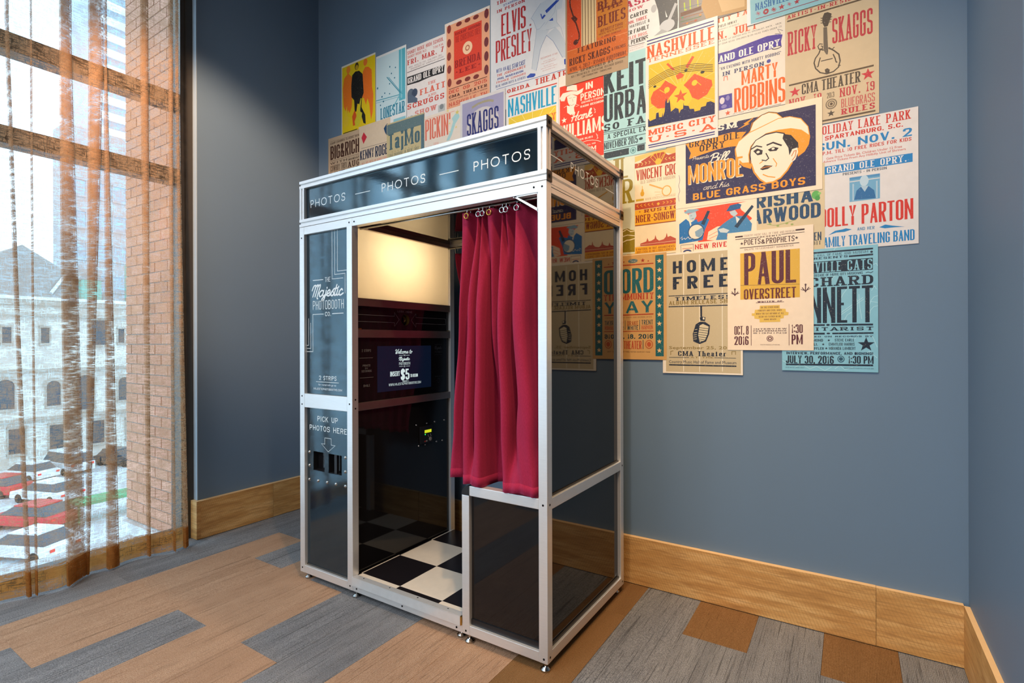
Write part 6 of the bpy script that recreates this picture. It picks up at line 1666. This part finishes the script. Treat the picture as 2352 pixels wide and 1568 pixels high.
# ------------------------------------------------------------------ red curtains
def drape(name, ctrl, zt, zb, label, hemh=.035, flip=False):
    """ctrl rows: list of (z, [(x, y) ...]) with matching counts"""
    dense = [(z, [(p.x, p.y) for p in catmull([(a, b, 0) for a, b in pts], 7)]) for z, pts in ctrl]
    n = len(dense[0][1]); cols = []
    nz = 60
    vs = []
    for k in range(nz+1):
        z = zb+(zt-zb)*k/nz
        for i in range(len(dense)-1):
            if dense[i][0] >= z >= dense[i+1][0] or i == len(dense)-2: hi, lo = dense[i], dense[i+1]; break
        for i in range(len(dense)-1):
            if dense[i][0] >= z >= dense[i+1][0]: hi, lo = dense[i], dense[i+1]; break
        t = (z-lo[0])/(hi[0]-lo[0]); t = max(0, min(1, t)); t = t*t*(3-2*t)
        for j in range(n):
            x = lo[1][j][0]+(hi[1][j][0]-lo[1][j][0])*t; y = lo[1][j][1]+(hi[1][j][1]-lo[1][j][1])*t
            wob = .0022*math.sin(j*.37+z*11)*math.sin(z*7+j*.11)
            dz = .004*math.sin(j*.16)*(1-k/nz)**3
            vs.append((x, y+wob, z+dz))
    fs = [(k*n+j, k*n+j+1, (k+1)*n+j+1, (k+1)*n+j) for k in range(nz) for j in range(n-1)]
    me = bpy.data.meshes.new(name); me.from_pydata(vs, [], fs)
    for p in me.polygons: p.use_smooth = True
    o = link(name, me, M['red_cloth']); tag(o, label, 'curtain')
    md = o.modifiers.new('thickness', 'SOLIDIFY'); md.thickness = .0016; md.offset = 0
    # stitched hem: a slightly proud turned-up band
    kk = max(2, int(hemh/((zt-zb)/nz)))
    hv = [vs[k*n+j] for k in range(kk+1) for j in range(n)]
    hf = [(k*n+j, k*n+j+1, (k+1)*n+j+1, (k+1)*n+j) for k in range(kk) for j in range(n-1)]
    hm = bpy.data.meshes.new('hem'); hm.from_pydata(hv, [], hf)
    for p in hm.polygons: p.use_smooth = True
    h = link('hem', hm, M['red_cloth'], o); md = h.modifiers.new('thickness', 'SOLIDIFY'); md.thickness = .0042; md.offset = 0
    return o
top = [(-1.342, 1.700), (-1.330, 1.697), (-1.312, 1.700), (-1.295, 1.738), (-1.272, 1.742), (-1.260, 1.700), (-1.252, 1.690), (-1.244, 1.738), (-1.236, 1.692), (-1.226, 1.735), (-1.212, 1.696), (-1.188, 1.694), (-1.168, 1.742), (-1.150, 1.745), (-1.142, 1.694), (-1.132, 1.735), (-1.122, 1.692), (-1.102, 1.740), (-1.088, 1.744), (-1.073, 1.690), (-1.050, 1.708), (-1.020, 1.748), (-.966, 1.752)]
mid = [(-1.362, 1.702), (-1.352, 1.692), (-1.340, 1.730), (-1.318, 1.775), (-1.304, 1.770), (-1.297, 1.676), (-1.274, 1.672), (-1.264, 1.760), (-1.254, 1.674), (-1.228, 1.672), (-1.222, 1.765), (-1.205, 1.712), (-1.176, 1.770), (-1.156, 1.788), (-1.150, 1.674), (-1.126, 1.676), (-1.116, 1.775), (-1.098, 1.785), (-1.088, 1.770), (-1.080, 1.674), (-1.038, 1.672), (-1.016, 1.745), (-.964, 1.790)]
low_ = [(-1.395, 1.704), (-1.380, 1.694), (-1.360, 1.735), (-1.338, 1.765), (-1.320, 1.755), (-1.314, 1.666), (-1.286, 1.660), (-1.272, 1.725), (-1.258, 1.664), (-1.226, 1.662), (-1.220, 1.770), (-1.200, 1.785), (-1.160, 1.788), (-1.136, 1.775), (-1.128, 1.666), (-1.102, 1.664), (-1.094, 1.730), (-1.078, 1.725), (-1.062, 1.672), (-1.036, 1.656), (-.998, 1.660), (-.982, 1.700), (-.962, 1.760)]
bot = [(-1.412, 1.704), (-1.395, 1.696), (-1.368, 1.718), (-1.340, 1.752), (-1.316, 1.740), (-1.309, 1.660), (-1.288, 1.646), (-1.268, 1.652), (-1.248, 1.644), (-1.220, 1.650), (-1.214, 1.745), (-1.200, 1.762), (-1.160, 1.765), (-1.126, 1.755), (-1.118, 1.668), (-1.102, 1.646), (-1.080, 1.648), (-1.056, 1.644), (-1.034, 1.647), (-1.012, 1.643), (-.990, 1.645), (-.972, 1.652), (-.964, 1.700)]
fc = drape('booth_curtain', [(1.742, top), (1.30, mid), (.86, low_), (.645, bot)], 1.738, .640, 'crimson cloth curtain on chrome rings, pushed to the right side of the booth opening')
for x in (-1.313, -1.253, -1.233, -1.200, -1.138, -1.120, -1.071):
    y = 1.693; r = []
    pts = [(x+.0*math.cos(a), y+.012+.013*math.cos(a), 1.738+.019*math.sin(a)) for a in [2*math.pi*k/16 for k in range(16)]]
    m = MB().tube(pts, .0016, 6, True); m.tube([(x, 1.708, 1.757), (x, 1.708, 1.764)], .003, 6); m.build('ring', M['chrome'], fc, smooth=True)
    ey = [(x+.0105*math.cos(a), y-.006, 1.722+.0105*math.sin(a)) for a in [2*math.pi*k/16 for k in range(16)]]
    MB().tube(ey, .0028, 6, True).build('eyelet', M['brass'] if x in (-1.313, -1.2) else M['chrome'], fc, smooth=True)
rear_t = [(-1.905+.05*i+(.012 if i % 2 else 0), 2.352+(.018 if i % 2 else -.012)) for i in range(19)]
rear_b = [(-1.70+.039*i+(.010 if i % 2 else 0), 2.356+(.022 if i % 2 else -.016)) for i in range(19)]
rear_m = [((a[0]+b[0])/2, (a[1]+b[1])/2) for a, b in zip(rear_t, rear_b)]
rc = drape('booth_curtain', [(1.742, rear_t), (1.2, rear_m), (.645, rear_b)], 1.715, .645, 'second crimson curtain seen through the booth, across its rear opening')
for i in range(0, 19, 3):
    x = rear_t[i][0]; pts = [(x, 2.356+.012*math.cos(a), 1.734+.020*math.sin(a)) for a in [2*math.pi*k/14 for k in range(14)]]
    MB().tube(pts, .0016, 6, True).build('ring', M['chrome'], rc, smooth=True)

# ------------------------------------------------------------------ posters on the wall
def make_poster(label, rect, level, paper, ops):
    x0, x1, z1, z0 = rect; W, H = x1-x0, z1-z0; yf = 2.533-level*.002
    o = empty('poster', (x0, yf, z0)); tag(o, label, 'poster', 'concert posters pasted over each other on the wall')
    m = MB().box(0, W, 0, .0008, 0, H); me = m.build('paper', PAPER.setdefault(paper, simple('poster_paper_'+str(len(PAPER)), paper, 0.42)), o)
    me.data.materials[0].node_tree.nodes['Principled BSDF'].inputs['Coat Weight'].default_value = 0.06
    me.data.materials[0].node_tree.nodes['Principled BSDF'].inputs['Coat Roughness'].default_value = 0.25
    p = Print(W, H); q = Print(W, H); q.L = 0
    for ln in ops:
        t = ln.split(' '); k, col = t[0], t[1]
        tgt = p if k in 'TIB' else q
        lev0 = max(p.L, q.L); tgt.L = lev0
        if k in 'TIB':
            a, b, c, d = (float(v)/1000 for v in t[3:7]); s = ' '.join(t[7:])
            if k == 'T': tgt.add(text_polys(s, a, H-d, c, H-b, t[2]), col)
            elif k == 'I': tgt.add(script_polys(s, a, H-d, c, H-b, {'1': .07, '2': .11, '3': .12}[t[2]]), col)
            else: tgt.add(font_polys(s, a, H-d, c, H-b, {'0': 0, '1': .01, '2': .012, '3': .022}[t[2]]), col)
        else:
            v = [float(x)/1000 for x in t[2:]]
            if k == 'R': tgt.add([[(v[0], H-v[3]), (v[2], H-v[3]), (v[2], H-v[1]), (v[0], H-v[1])]], col)
            elif k == 'P': tgt.add([[(v[i], H-v[i+1]) for i in range(0, len(v), 2)]], col, False)
            elif k == 'E': tgt.add([[(v[0]+v[2]*math.cos(math.pi*i/12), H-v[1]+v[3]*math.sin(math.pi*i/12)) for i in range(24)]], col)
            elif k == 'S': tgt.add([star_poly(v[0], H-v[1], v[2])], col, False)
            elif k == 'N': tgt.add(merged(_stroke([(v[i], H-v[i+1]) for i in range(1, len(v), 2)], False, v[0])), col)
    fn = lambda x, y, d: (x, -d, y)
    if q.p: q.build('printed_picture', fn, o, M['ink'], 1.2e-5)
    if p.p: p.build('printed_lettering', fn, o, M['ink'], 1.2e-5)
PAPER = {}
cur = None; allp = []
for ln in POSTERS.strip().split('\n'):
    if ln[0] == '@':
        lab, rc_, lv, pc = ln[1:].split('|'); allp.append((lab, tuple(map(float, rc_.split())), float(lv), pc, []))
    else: allp[-1][4].append(ln)
for a in allp: make_poster(*a)
